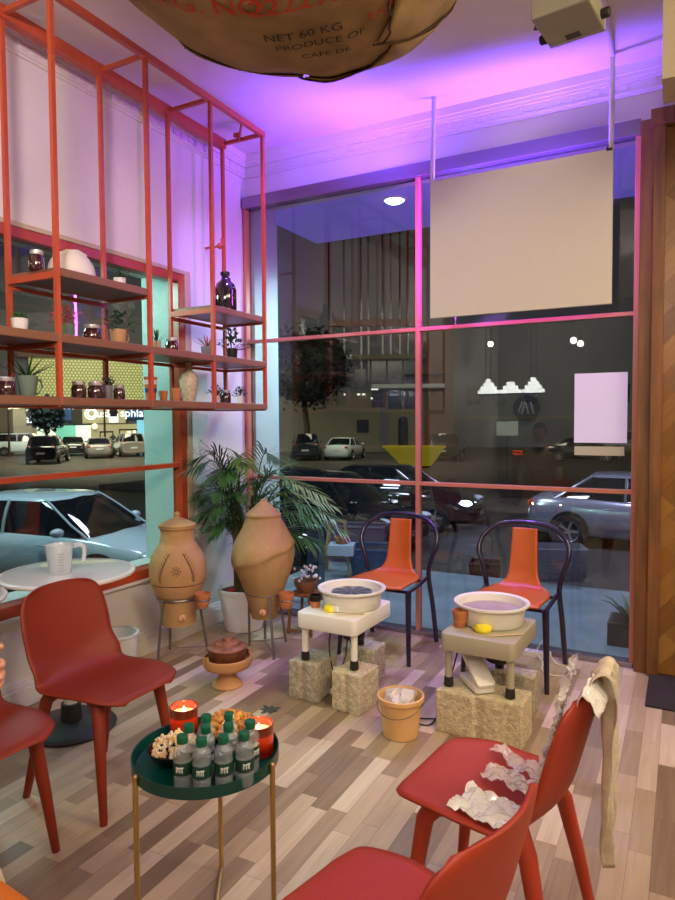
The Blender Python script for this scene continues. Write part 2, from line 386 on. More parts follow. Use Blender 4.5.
def text(name, s, size, m, parent, mtx, ext=.002, align='CENTER'):
    cu = bpy.data.curves.new(name, 'FONT'); cu.body = s; cu.size = size; cu.extrude = ext; cu.align_x = align; cu.align_y = 'CENTER'
    t = bpy.data.objects.new(name, cu); COL.objects.link(t)
    me = bpy.data.meshes.new_from_object(t); bpy.data.objects.remove(t)
    me.materials.clear(); me.materials.append(M[m]); o = bpy.data.objects.new(name, me); COL.objects.link(o)
    if parent: o.parent = parent
    o.matrix_local = mtx; return o
def spline(P, n):
    out = []; k = len(P)
    for i in range(k - 1):
        p0, p1, p2, p3 = P[max(i - 1, 0)], P[i], P[i + 1], P[min(i + 2, k - 1)]
        for j in range(n):
            t = j / n
            out.append(tuple(.5 * (2 * b + (c - a) * t + (2 * a - 5 * b + 4 * c - d) * t * t + (-a + 3 * b - 3 * c + d) * t ** 3) for a, b, c, d in zip(p0, p1, p2, p3)))
    out.append(tuple(P[-1])); return out

# ------------------------------------------------------------ the room
XW, YW, ZC = -2.98, 4.18, 3.45
XR, YB = 3.2, -3.6
OX = -3.33     # outer face of the left wall
struct(MB().box(XW, XR, YB, YW, -.05, 0).build('floor', 'floor'))
struct(MB().box(OX, XR + .2, YB - .2, 4.5, ZC, ZC + .1).build('ceiling', 'plaster'))
w = MB()
w.box(OX, XW, YB, 3.56, -.05, .50)                       # under the window
w.box(OX, XW, YB, 4.5, 2.44, ZC)                         # over the window
w.box(OX, XW, 3.44, 4.5, -.05, 2.44)                     # pier to the corner
w.box(OX, XW, YB, .2, .50, 2.44)
struct(w.build('wall_left', 'wall'))
w = MB()
w.box(XW, -.12, YW, 4.5, 3.13, ZC)                       # over the glazing
w.box(XW, -2.92, YW + .03, 4.5, -.05, 3.13)
w.box(-.125, XR, YW + .02, 4.5, -.05, ZC)
struct(w.build('wall_back', 'wall'))
struct(MB().box(-2.98, -2.93, 4.24, 4.55, -.05, 3.05).build('trim_1', 'reveal'))
struct(MB().box(OX + .02, XW - .06, 3.425, 3.438, .52, 2.42).build('trim_2', 'reveal'))
struct(MB().box(XR, XR + .2, YB, 4.5, -.05, ZC).build('wall_right', 'wall'))
w = MB().box(OX, XR + .2, YB - .2, YB, -.05, ZC)
M['darkwall'] = mat('grey back wall', (.36, .34, .30), .9)
struct(w.build('wall_front', M['darkwall']))
# baseboards: stepped profile
b = MB().box(XW, XW + .035, YB, YW - .05, 0, .10).box(XW, XW + .024, YB, YW - .05, .10, .125).box(XW, XW + .012, YB, YW - .05, .125, .14)
struct(b.build('baseboard_left', 'cornice', bevel=.003))
# sill moulding under the left window
struct(MB().box(XW, XW + .03, .2, 3.5, .455, .475).build('trim_3', 'cornice', bevel=.004))
# cornices with a small dentil course
def cornice(name, axis, a0, a1):
    c = MB()
    def bx(p0, p1, z0, z1, q0=a0, q1=a1):
        if axis == 'L': c.box(XW + p0, XW + p1, q0, q1, z0, z1)
        else: c.box(q0, q1, YW - p1, YW - p0, z0, z1)
    bx(0, .012, 3.285, 3.30); bx(0, .02, 3.30, 3.312); bx(0, .014, 3.312, 3.36); bx(0, .028, 3.36, 3.378); bx(0, .045, 3.40, 3.45); bx(0, .035, 3.378, 3.40)
    t = a0
    while t < a1 - .03: bx(.012, .020, 3.320, 3.355, t, t + .045); t += .075
    return struct(c.build(name, 'cornice'))
cornice('trim_4', 'L', YB, YW); cornice('trim_5', 'B', XW, -.13)
# left window
wn = bpy.data.objects.new('window_1', None); COL.objects.link(wn); struct(wn)
f = MB().box(-3.04, -2.965, .2, 3.40, 2.375, 2.43).box(-3.04, -2.965, 3.40, 3.46, .475, 2.43).box(-3.06, -2.955, .2, 3.40, .475, .535).box(-3.06, -2.955, .12, .2, .475, 2.44)
f.build('window_frame', 'redtrim', wn, bevel=.004)
MB().box(-3.045, -2.97, .2, 3.41, 1.148, 1.176).build('window_bar', 'redtrim', wn)
MB().box(-3.02, -3.016, .2, 3.41, .52, 2.38).build('pane', 'glass', wn)
struct(MB().box(XW, XW + .02, 3.46, 3.515, .14, 2.455).box(XW, XW + .02, .1, 3.46, 2.43, 2.455).build('trim_6', 'tan', bevel=.002))
# back glazing
wb = bpy.data.objects.new('window_2', None); COL.objects.link(wb); struct(wb)
f = MB().box(-2.965, -.235, 4.12, 4.21, 3.045, 3.13)
f.build('header', 'header', wb, bevel=.003)
f = MB().box(-2.97, -2.948, 4.14, 4.22, 0, 3.045).box(-.262, -.232, 4.14, 4.22, 0, 3.045)
f.build('side_frame', 'copper', wb, bevel=.003)
MB().box(-2.95, -.24, 4.15, 4.20, 2.042, 2.066).build('upper_bar', 'copper', wb, bevel=.002)
MB().box(-2.95, -.24, 4.15, 4.20, 1.013, 1.037).build('lower_bar', 'copper', wb, bevel=.002)
MB().box(-1.588, -1.562, 4.145, 4.205, 0, 3.05).build('mullion', 'copper', wb, bevel=.002)
MB().box(-2.95, -.24, 4.13, 4.22, 0, .03).build('threshold', 'header', wb, bevel=.003)
for x0, x1 in ((-2.94, -1.588), (-1.562, -.255)):
    for z0, z1 in ((.03, 1.02), (1.03, 2.05), (2.06, 3.05)):
        MB().box(x0, x1, 4.178, 4.182, z0, z1).build('pane', 'glass', wb)
# timber column, lintel and herringbone panel
struct(MB().box(-.232, -.165, 4.08, 4.20, 0, 3.10).build('trim_7', 'columnwood', bevel=.003))
struct(MB().box(-.165, -.105, 4.045, 4.20, 0, 3.045).build('trim_8', 'columnwood', bevel=.003))
struct(MB().box(-.18, XR, 4.03, 4.20, 3.045, 3.13).build('trim_9', 'columnwood', bevel=.003))
dr = bpy.data.objects.new('door_1', None); COL.objects.link(dr); struct(dr)
MB().box(-.105, .95, 4.09, 4.13, .01, 3.04).build('door_panel', 'herring', dr)
# bulkhead
struct(MB().box(-.103, XR, 3.2, 3.45, 2.9, 3.45).build('trim_10', 'beige'))
# mat
o = MB().box(-.15, .75, 3.60, 4.07, 0, .012).build('doormat', 'mat', bevel=.004)
tag(o, 'dark charcoal doormat on the floor in front of the herringbone timber door', 'doormat')

# ------------------------------------------------------------ red shelf frame
SF = root('shelving_frame', 'tall red steel shelving frame running from left wall to ceiling with brown plank shelves', 'shelf', (0, 0, 0))
XF, XB = -2.5, -2.83
B_ = .021
YS = [.9, 1.45, 2.06, 2.64, 3.17, 3.715]
for y in YS:
    lo = 1.53
    MB().bar((XF, y, lo), (XF, y, 3.36), B_).build('post', 'redframe', SF)
    MB().bar((XB, y, lo), (XB, y, 3.36), B_).build('post', 'redframe', SF)
MB().bar((XF, .6, 3.35), (XF, YS[-1] + .013, 3.35), .028, .034).build('top_rail', 'redframe', SF)
MB().bar((XB, .6, 3.35), (XB, YS[-1] + .013, 3.35), .05, .06).build('top_rail', 'redframe', SF)
for y in YS: MB().bar((XF, y, 3.35), (XB, y, 3.35), B_).build('cross_bar', 'redframe', SF)
for z, ya, yb in ((1.53, .6, 3.715), (1.80, .6, 3.715)):
    m_ = MB()
    m_.bar((XB, ya, z), (XB, yb, z), .018)
    for y in YS: m_.bar((XF, y, z), (XB, y, z), .018)
    m_.build('shelf_bracket', 'redframe', SF)
for ya, yb in ((2.06, 2.64), (3.17, 3.715)):
    m_ = MB()
    for y in (ya, yb): m_.bar((XF, y, 2.115), (XB, y, 2.115), .022, .03)
    m_.bar((XB, ya, 2.09), (XB, yb, 2.09), .02); m_.build('shelf_bracket', 'redframe', SF)
# standoffs and a beam clamp
for y, z in ((3.60, 2.66), (1.75, 2.55)):
    m_ = MB().tube([(XB, y + .1, z), (XW + .005, y + .1, z)], .008).ball((XB - .02, y + .1, z), .022).tube([(XB - .0, y + .1, z), (XB, y + .1, z + .05)], .012)
    m_.build('wall_bracket', 'redframe', SF)
m_ = MB().prism([(-.03, -.02), (.0, .03), (.03, -.02), (0, -.01)], -.01, .02, Matrix.Translation((-2.68, 3.70, 3.37))); m_.tube([(-2.68, 3.7, 3.34), (-2.6, 3.62, 3.40)], .008).build('clamp', 'redframe', SF)
def plank(y0, y1, zt): return MB().box(XB + .014, XF - .0, y0, y1, zt - .038, zt).build('shelf', 'shelfwood', SF, bevel=.003)
plank(2.065, 2.635, 2.15); plank(3.175, 3.71, 2.15)
for a, c in ((.9, 1.44), (1.45, 2.057), (2.063, 2.637), (2.643, 3.167), (3.173, 3.72)):
    MB().box(XB + .014, XF + .012, a, c, 1.812, 1.85).build('shelf', 'shelfwood', SF, bevel=.003)
    MB().box(XB + .014, XF + .012, a, c, 1.528, 1.566).build('shelf', 'shelfwood', SF, bevel=.003)

# ------------------------------------------------------------ things on the shelves
SX = -2.65
def jar(y, z, label, w=.066, h=.08, x=SX):
    w *= 1.1; h *= 1.08
    r = root('glass_jar', label, 'jar', (x, y, z), radians(-40), 'screw top jars on the shelves')
    R_ = w / 2
    MB().lathe([(R_ * .9, 0), (R_, .008), (R_, h * .62), (R_ * .8, h * .76), (R_ * .8, h * .8)], n=20).build('jar_body', 'jarglass', r, smooth=True)
    MB().lathe([(R_ * .86, h * .78), (R_ * .88, h * .8), (R_ * .88, h * .98), (R_ * .8, h)], n=20).build('lid', 'lid', r, smooth=True)
    m_ = MB()
    for a, b2, c_ in ((0, .45, .28), (.12, .32, .12), (-.12, .38, .16), (.05, .22, .1)):
        m_.cbox((a * R_ * 1.4, -R_ - .0005, h * b2), (R_ * .35, .0015, h * .05), ry=c_)
    m_.build('label_print', 'lettering', r)
    return r
jar(2.075, 2.15, 'dark jar with tin lid on the top left shelf, left of the white helmet', .06, .085)
jar(2.39, 1.85, 'wide dark jar with tin lid on middle shelf below the white helmet', .08, .085)
jar(2.974, 1.85, 'dark jar with pale lid on middle shelf beside the spiky succulent in tan pot', .07, .082)
jar(1.905, 1.566, 'dark jar with tin lid on bottom shelf, left of the green mug plant', .069, .08)
jar(2.297, 1.566, 'dark jar on bottom shelf, first to the right of green mug plant', .064, .082)
jar(2.405, 1.566, 'widest of the three close dark jars on the bottom shelf', .074, .084)
jar(2.56, 1.566, 'small dark jar on bottom shelf, right of the black pot with dark plant', .055, .075)
jar(3.475, 1.566, 'dark jar on bottom shelf between two tiny potted plants', .065, .082)
# helmet
h = root('safety_helmet', 'white rounded helmet resting on the top left shelf', 'helmet', (SX, 2.27, 2.15))
def hf(u, v):
    a = 2 * pi * u; b2 = pi / 2 * v
    return (.10 * sin(b2) * cos(a), .112 * sin(b2) * sin(a) * (1.06 if sin(a) > 0 else 1), .03 + .105 * cos(b2))
MB().grid(hf, 32, 12).build('shell', 'helmet', h, smooth=True)
MB().lathe([(.101, .0), (.118, .006), (.106, .014), (.1, .034)], n=32, sy=1.13).build('brim', 'helmet', h, smooth=True)
MB().tube([(.0, -.09, .09), (.035, -.06, .118), (.045, 0, .128), (.035, .06, .118)], .006).build('ridge', 'helmet', h, smooth=True)
MB().lathe([(.014, 0), (.014, .002)], n=16).build('badge', 'blue', h).matrix_local = Matrix.Translation((.09, .045, .075)) @ Euler((0, radians(65), radians(20))).to_matrix().to_4x4()
def pot_plant(name, label, y, z, pr, ph, pm, kind, fh, fm, x=SX, cat='plant', taper=.8, handle=False):
    r = root(name, label, cat, (x, y, z))
    MB().lathe([(pr * taper * .96, 0), (pr * taper, .002), (pr, ph * .96), (pr, ph), (pr * .88, ph), (pr * .85, ph * .8)], n=20).build('pot', pm, r, smooth=True)
    MB().lathe([(.0, ph * .85), (pr * .87, ph * .85)], n=16).build('soil', 'soil', r)
    g = MB()
    rnd = random.Random(int(y * 1000))
    if kind == 'rosette':
        for ring, (k, el, l) in enumerate(((9, .25, 1.0), (8, .7, .9), (6, 1.1, .75), (3, 1.4, .5))):
            for i in range(k):
                a = 2 * pi * i / k + ring * .4; d = (cos(a) * cos(el), sin(a) * cos(el), sin(el))
                g.leaf((0, 0, ph * .9), d, fh * l * .9, fh * .30, .1)
    elif kind == 'spiky':
        for i in range(16):
            a = rnd.uniform(0, 2 * pi); el = rnd.uniform(.5, 1.5); d = (cos(a) * cos(el), sin(a) * cos(el), sin(el))
            g.leaf((0, 0, ph * .85), d, fh * rnd.uniform(.7, 1.1), fh * .11, .15)
    elif kind == 'bushy':
        for i in range(70):
            a = rnd.uniform(0, 2 * pi); el = rnd.uniform(.1, 1.5); l = rnd.uniform(.3, .9) * fh
            d = Vector((cos(a) * cos(el), sin(a) * cos(el), sin(el))); p = Vector((0, 0, ph * .9)) + d * l
            if i % 5 == 0: g.tube([(0, 0, ph * .8), p], .0015, 4)
            for s_ in range(2):
                dd = (d + Vector((rnd.uniform(-1, 1), rnd.uniform(-1, 1), rnd.uniform(-.5, 1))) * .8)
                g.leaf(p, dd, fh * .20, fh * .10, .2)
    elif kind == 'aloe':
        for i in range(9):
            a = 2 * pi * i / 9 + .3; el = .55 + .5 * (i % 3) / 2; d = Vector((cos(a) * cos(el), sin(a) * cos(el), sin(el)))
            pts = [Vector((0, 0, ph * .85)) + d * (fh * t) + Vector((cos(a), sin(a), 0)) * (fh * .35 * t * t) for t in (0, .35, .7, 1)]
            g.tube(pts, [fh * .07, fh * .055, fh * .035, .001], 6, flat=.5)
    g.build('foliage', fm, r, solid=.0006 if kind != 'aloe' else 0)
    if handle:
        MB().tube([(.0, pr * .9, ph * .8), (0, pr * 1.5, ph * .85), (0, pr * 1.65, ph * .5), (0, pr * 1.3, ph * .22), (0, pr * .8, ph * .15)], pr * .10).build('handle', pm, r, smooth=True)
    return r
G = 'little potted plants on the shelves'
def pp(*a, **k): r = pot_plant(*a, **k); r['group'] = G; r.scale = (1.22, 1.22, 1.25); return r
pp('potted_succulent', 'small green rosette succulent in white pot on right end of the helmet shelf', 2.58, 2.15, .026, .048, 'white', 'bushy', .055, 'leafb')
pp('potted_succulent', 'bright green leafy succulent in white pot at the left end of the middle shelf', 1.979, 1.85, .031, .055, 'white', 'rosette', .055, 'leaf')
pp('potted_flower', 'pink flowering plant in round sage green pot on middle shelf', 2.228, 1.85, .036, .06, 'sagemug', 'bushy', .085, 'pinkleaf')
pp('potted_succulent', 'dark spreading succulent in ochre mug on the middle shelf', 2.563, 1.85, .036, .07, 'ochremug', 'bushy', .10, 'leafb', handle=True)
pp('potted_succulent', 'spiky grey green succulent in a small tan pot on the middle shelf', 2.851, 1.85, .020, .045, 'tan', 'spiky', .075, 'leafb')
pp('potted_succulent', 'reddish pink succulent in grey round pot on the middle shelf', 3.30, 1.85, .034, .055, 'greyc', 'spiky', .085, 'pinkleaf')
pp('potted_plant', 'bushy dark green plant in black pot at right end of middle shelf', 3.552, 1.85, .032, .065, 'blackclay', 'bushy', .125, 'leafb')
pp('potted_aloe', 'dark curling aloe in a sage green mug on bottom shelf', 2.01, 1.566, .038, .078, 'sagemug', 'aloe', .095, 'leafb', handle=True, taper=.7)
pp('potted_plant', 'dark plant in ribbed black pot on bottom shelf behind the jars', 2.483, 1.566, .022, .06, 'greyc', 'bushy', .05, 'darkleaf')
pp('potted_plant', 'tiny dark leaved plant in white pot, beside the bottom shelf vase', 3.38, 1.566, .018, .04, 'white', 'bushy', .06, 'darkleaf')
pp('potted_plant', 'tiny dark leaved plant in white pot at the right end of the bottom shelf', 3.635, 1.566, .017, .045, 'white', 'bushy', .06, 'darkleaf')
# growler jug
r = root('glass_jug', 'large dark glass jug with swing handle on the top right shelf', 'jug', (SX, 3.49, 2.15))
MB().lathe([(.066, 0), (.072, .01), (.072, .15), (.06, .19), (.03, .215), (.024, .235), (.024, .25)], n=28).build('jug_body', 'bottledark', r, smooth=True)
MB().lathe([(.028, .246), (.03, .25), (.03, .268), (.026, .27)], n=20).build('cap', 'blackrubber', r, smooth=True)
MB().tube([(0, .024, .235), (0, .05, .235), (0, .055, .21), (0, .04, .2)], .006).build('handle', 'bottledark', r, smooth=True)
# cups and vase, bottom shelf
r = root('striped_cup', 'tall terracotta cup with white and blue bands on the bottom shelf', 'cup', (SX, 2.795, 1.566))
MB().lathe([(.022, 0), (.026, .003), (.036, .13), (.037, .135), (.034, .135), (.028, .02)], n=24).build('cup_body', 'terra', r, smooth=True)
MB().lathe([(.0352, .094), (.0368, .118)], n=24).build('white_band', 'white', r, smooth=True, solid=.001)
MB().lathe([(.0312, .048), (.0335, .072)], n=24).build('blue_band', 'blue', r, smooth=True, solid=.001)
def cup(name, label, loc, r0, h_, m1='terra', group=None, cat='cup', rimm=None):
    r = root(name, label, cat, loc, 0, group)
    MB().lathe([(r0 * .68, 0), (r0 * .72, .002), (r0 * .97, h_ * .8), (r0, h_ * .8), (r0, h_), (r0 * .88, h_), (r0 * .85, h_ * .3), (0, h_ * .28)], n=24).build('cup_body', m1, r, smooth=True)
    if rimm: MB().lathe([(r0 * .90, h_ * .52), (r0 * 1.02, h_ * .56), (r0 * 1.03, h_ * 1.0), (r0 * .97, h_ * 1.02), (r0 * .84, h_ * 1.01), (r0 * .8, h_ * .6)], n=24).build('dipped_rim', rimm, r, smooth=True)
    return r
cup('terracotta_cup', 'short terracotta cup just right of the striped tall cup', (SX, 2.895, 1.566), .026, .062)
cup('terracotta_cup', 'slender terracotta cup between short cup and speckled vase', (SX, 3.01, 1.566), .027, .082)
r = root('speckled_vase', 'cream speckled narrow necked vase standing on the bottom shelf', 'vase', (SX - .02, 3.14, 1.566))
MB().lathe([(.034, 0), (.037, .005), (.052, .09), (.056, .135), (.045, .175), (.02, .2), (.014, .215), (.014, .235), (.019, .24), (.012, .24), (.01, .2)], n=28).build('vase_body', 'vase', r, smooth=True)

# ------------------------------------------------------------ burlap canopy
bc = root('burlap_canopy', 'bulging canopy of sewn burlap sacks with red and black print under ceiling', 'canopy', (-1.22, 1.86, 3.22))
RX, RY, RZ = .66, .88, .49
def bf(th, ph, k=1.0, lift=0):
    p = Vector((sin(ph) * cos(th), sin(ph) * sin(th), -cos(ph)))
    n_ = .035 * noise.noise(p * 2.2) + .018 * noise.noise(p * 5)
    q = Vector((p.x * RX, p.y * RY, p.z * RZ)) * (1 + n_) * k
    q.z = min(q.z, .225)
    return q
MB().grid(lambda u, v: bf(2 * pi * u, pi * .72 * v), 72, 36).build('sack_cloth', 'burlap', bc, smooth=True)
def patch(th0, th1, p0, p1, k, m_, name='sack_patch', n=(16, 10)):
    o = MB().grid(lambda u, v: bf(th0 + (th1 - th0) * u + .05 * sin(3 * v), p0 + (p1 - p0) * v + .04 * sin(5 * u), k + .008 * sin(9 * u) * sin(7 * v)), *n).build(name, m_, bc, smooth=True, solid=.004)
    return o
patch(radians(52), radians(112), radians(38), radians(78), 1.018, 'burlap2')
patch(radians(115), radians(165), radians(42), radians(84), 1.014, 'burlap')
patch(radians(0), radians(48), radians(34), radians(72), 1.022, 'burlap2')
for th0, th1, p0, p1 in ((52, 112, 37, 37), (113, 114, 30, 84), (49, 50, 30, 80), (165, 150, 50, 84), (0, 48, 33, 34)):
    pts = [bf(radians(th0 + (th1 - th0) * t / 12), radians(p0 + (p1 - p0) * t / 12 + .6 * sin(t * 2)), 1.03) for t in range(13)]
    MB().tube(pts, .0045, 5).build('seam', 'stitch', bc)
# printed words follow the cloth
def wrap_text(s_, size, m_, th_c, ph_c, rot=0.0, name='sack_print'):
    cu = bpy.data.curves.new(name, 'FONT'); cu.body = s_; cu.size = size; cu.align_x = 'CENTER'; cu.align_y = 'CENTER'
    t = bpy.data.objects.new(name, cu); COL.objects.link(t); me = bpy.data.meshes.new_from_object(t); bpy.data.objects.remove(t)
    c_, s2 = cos(rot), sin(rot)
    # tangent frame at the centre, then push on to the cloth
    P0 = bf(th_c, ph_c); 
    for v in me.vertices:
        x, y = v.co.x * c_ - v.co.y * s2, v.co.x * s2 + v.co.y * c_
        px, py = P0.x + x, P0.y + y
        a, b2 = px / RX, py / RY; th = atan2(b2, a); sp = min(.98, hypot(a, b2)); q = bf(th, math.asin(sp), 1.012)
        v.co = q
    me.materials.append(M[m_]); o = bpy.data.objects.new(name, me); COL.objects.link(o); o.parent = bc
    return o
# facing down, the text is read from below: mirror through rotation handled by size sign
def down_text(s_, size, m_, x, y, rot):
    cu = bpy.data.curves.new('p', 'FONT'); cu.body = s_; cu.size = size; cu.align_x = 'CENTER'; cu.align_y = 'CENTER'
    t = bpy.data.objects.new('p', cu); COL.objects.link(t); me = bpy.data.meshes.new_from_object(t); bpy.data.objects.remove(t)
    bm = bmesh.new(); bm.from_mesh(me); bmesh.ops.subdivide_edges(bm, edges=bm.edges, cuts=1); bmesh.ops.triangulate(bm, faces=bm.faces); bm.to_mesh(me); bm.free()
    c_, s2 = cos(rot), sin(rot)
    for v in me.vertices:
        lx, ly = v.co.x, -v.co.y          # seen from below
        px, py = x + lx * c_ - ly * s2, y + lx * s2 + ly * c_
        a, b2 = px / RX, py / RY; th = atan2(b2, a); sp = min(.98, hypot(a, b2)); v.co = bf(th, math.asin(sp), 1.012)
    me.materials.append(M[m_]); o = bpy.data.objects.new('sack_print', me); COL.objects.link(o); o.parent = bc
    return o
TXT = [('REG. NO.', .10, 'inkred', -.10, -.02), ('222292', .10, 'inkred', .16, .10), ('NET 60 KG', .055, 'inkblack', .10, .24), ('PRODUCE OF', .05, 'inkblack', .12, .32), ('CAFE DE', .045, 'inkblack', .10, .40), ('EXPORT', .05, 'inkred', .38, .36), ('36', .09, 'inkblack', -.42, -.1), ('SACO', .05, 'inkblack', -.30, .45)]
for s_, z, m_, x, y in TXT: down_text(s_, z, m_, x - .02, y - .16, radians(22))

# ------------------------------------------------------------ projector, screen, conduit
p = root('projector', 'olive grey projector hanging under the ceiling beside the burlap canopy', 'projector', (-.455, 2.9, 3.06), radians(-8))
MB().box(-.10, .13, -.13, .10, 0, .085).build('body', 'projector', p, bevel=.008)
MB().box(-.099, .129, .10, .128, .0, .065).build('edge_panel', 'projside', p, bevel=.004)
MB().box(-.02, .04, .06, .10, -.002, .0).build('sticker', 'blackrubber', p)
MB().lathe([(.018, 0), (.02, .004), (.02, .03), (.016, .034)], n=16).build('knob', 'blackrubber', p, smooth=True).matrix_local = Matrix.Translation((-.10, .09, .03)) @ Euler((0, -pi / 2, 0)).to_matrix().to_4x4()
MB().lathe([(.018, 0), (.02, .004), (.02, .03), (.016, .034)], n=16).build('knob', 'blackrubber', p, smooth=True).matrix_local = Matrix.Translation((.13, .05, .03)) @ Euler((0, pi / 2, 0)).to_matrix().to_4x4()
MB().tube([(0, 0, .08), (0, 0, .39)], .02, 12).lathe([(.05, .375), (.05, .39)], n=16).build('ceiling_mount', 'projector', p)
MB().tube([(-.09, -.05, .07), (-.12, -.02, .02), (-.11, .03, .05), (-.09, .06, .09)], .004, 5).build('cable', 'stitch', p)
s_ = root('projection_screen', 'blank cream projection board hung on two white pipes before the window', 'screen', (-.885, 3.95, 2.085))
MB().box(-.525, .525, -.012, .012, 0, .84).build('board', 'screen', s_, bevel=.003)
MB().tube([(-.515, 0, .84), (-.515, .03, 1.365)], .014, 10).build('pipe', 'pole', s_, smooth=True)
MB().tube([(.512, 0, .84), (.512, .03, 1.365)], .014, 10).build('pipe', 'pole', s_, smooth=True)
MB().cbox((.505, -.012, .835), (.03, .02, .012)).tube([(.49, 0, .84), (.50, 0, .86)], .006).build('hook', 'blackmetal', s_)
o = MB().tube([(-.372, 3.99, 3.435), (-.36, 3.4, 3.435), (-.33, 2.95, 3.435), (-.30, 2.4, 3.435)], .012, 8).build('ceiling_conduit', 'pole', smooth=True)
tag(o, 'white conduit running along ceiling from the screen pipe to the projector', 'conduit')
pst = root('paper_poster', 'white poster back taped to the right window above a beige strip', 'poster', (-.435, 4.17, 1.31))
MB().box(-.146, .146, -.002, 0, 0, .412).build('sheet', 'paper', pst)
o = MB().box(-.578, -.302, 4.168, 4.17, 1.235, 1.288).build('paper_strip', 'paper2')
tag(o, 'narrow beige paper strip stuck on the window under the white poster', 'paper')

# ------------------------------------------------------------ red shell chairs
PROF = [(.238, .424, .120), (.230, .433, .155), (.200, .441, .190), (.10, .444, .214), (0, .436, .218), (-.09, .434, .215), (-.15, .452, .211), (-.187, .50, .209), (-.207, .565, .206), (-.228, .645, .207), (-.248, .715, .198), (-.263, .768, .175), (-.270, .792, .132)]
def red_chair(label, loc, rz, m_='redchair', group='rust red shell chairs'):
    r = root('shell_chair', label, 'chair', loc, rz, group)
    P = spline(PROF, 5); n = len(P) - 1
    def f(u, v):
        y, z, hw = P[round(v * n)]; s = 2 * u - 1; t = v
        se = max(0, min(1, (t - .42) / .25)) ; se = se * se * (3 - 2 * se)
        x = s * hw
        dish = .014 * s * s * (1 - se) * min(1, max(.0, (t - .02) / .25)) ; lip = -.006 * max(0, abs(s) - .8) / .2 * (1 - se)
        tr = 4 * se * (1 - se)
        return (x, y + .036 * s * s * se + .028 * s * s * tr, z + dish + lip + .014 * s * s * tr - .012 * se * s ** 4 * max(0, (t - .85) / .15))
    MB().grid(f, 20, n).build('seat_shell', m_, r, smooth=True, solid=.009, ang=75)
    for sx in (-1, 1):
        MB().tube([(sx * .135, .115, .425), (sx * .155, .145, .38), (sx * .172, .170, .20), (sx * .188, .195, 0)], [.031, .024, .019, .0135], 10).build('leg', m_, r, smooth=True)
        MB().tube([(sx * .135, -.10, .425), (sx * .155, -.135, .38), (sx * .175, -.175, .20), (sx * .195, -.215, 0)], [.031, .024, .019, .0135], 10).build('leg', m_, r, smooth=True)
    fr_ = MB()
    for sy, yy in ((1, .115), (-1, -.10)): fr_.tube([(-.15, yy, .415), (-.08, yy * .8, .408), (0, yy * .7, .406), (.08, yy * .8, .408), (.15, yy, .415)], [.03, .024, .022, .024, .03], 8, flat=.6)
    fr_.tube([(0, .1, .408), (0, -.09, .408)], .022, 8, flat=.5)
    fr_.build('underframe', m_, r, smooth=True)
    return r
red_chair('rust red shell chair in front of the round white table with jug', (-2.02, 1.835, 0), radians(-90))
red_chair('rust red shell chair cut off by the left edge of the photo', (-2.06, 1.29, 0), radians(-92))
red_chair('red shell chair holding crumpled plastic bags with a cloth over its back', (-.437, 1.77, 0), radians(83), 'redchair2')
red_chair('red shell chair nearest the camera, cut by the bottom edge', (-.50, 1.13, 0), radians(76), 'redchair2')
red_chair('bright orange shell chair peeking in at the bottom left corner', (-1.30, .665, 0), radians(-6), 'orange', None)

# ------------------------------------------------------------ bow-back chairs by the window
def bow_chair(label, loc, rz):
    r = root('bow_back_chair', label, 'chair', loc, rz, 'black framed bow back chairs at the window')
    # faces -y
    def f(u, v):
        P = SP[round(v * NS)]; s = 2 * u - 1
        return (s * P[2], P[0] - .01 * s * s, P[1] + .008 * s * s * (1 - v))
    SP = spline([(-.245, .442, .185), (-.22, .452, .19), (-.10, .452, .195), (.02, .448, .190), (.10, .452, .165), (.145, .475, .115), (.170, .53, .088), (.185, .62, .080), (.20, .72, .076), (.212, .800, .074)], 5); NS = len(SP) - 1
    MB().grid(f, 14, NS).build('seat_panel', 'ply', r, smooth=True, solid=.011, ang=75)
    bow = spline([(-.232, .245, 0), (-.222, .20, .25), (-.215, .14, .45), (-.232, .135, .55), (-.265, .15, .66), (-.245, .185, .745), (-.17, .215, .805), (-.07, .226, .828), (.07, .226, .828), (.17, .215, .805), (.245, .185, .745), (.265, .15, .66), (.232, .135, .55), (.215, .14, .45), (.222, .20, .25), (.232, .245, 0)], 5)
    MB().tube(bow, .0155, 10).build('bow_frame', 'blackmetal', r, smooth=True)
    for sx in (-1, 1):
        MB().tube([(sx * .232, -.25, 0), (sx * .222, -.228, .22), (sx * .212, -.205, .43)], [.013, .016, .019], 10).build('leg', 'blackmetal', r, smooth=True)
    m_ = MB()
    for sx in (-1, 1): m_.tube([(sx * .212, -.21, .425), (sx * .205, 0, .428), (sx * .215, .14, .45)], .012, 8)
    m_.tube([(-.212, -.20, .425), (.212, -.20, .425)], .010, 8).tube([(-.205, .08, .43), (.205, .08, .43)], .010, 8)
    m_.build('seat_rail', 'blackmetal', r, smooth=True)
    return r
bc1 = bow_chair('bow back chair with orange panel behind the left pottery wheel', (-1.645, 3.825, 0), 0)
dup(bc1, (-.84, 3.795, 0), radians(-2), 'bow back chair with orange panel behind the right pottery wheel')

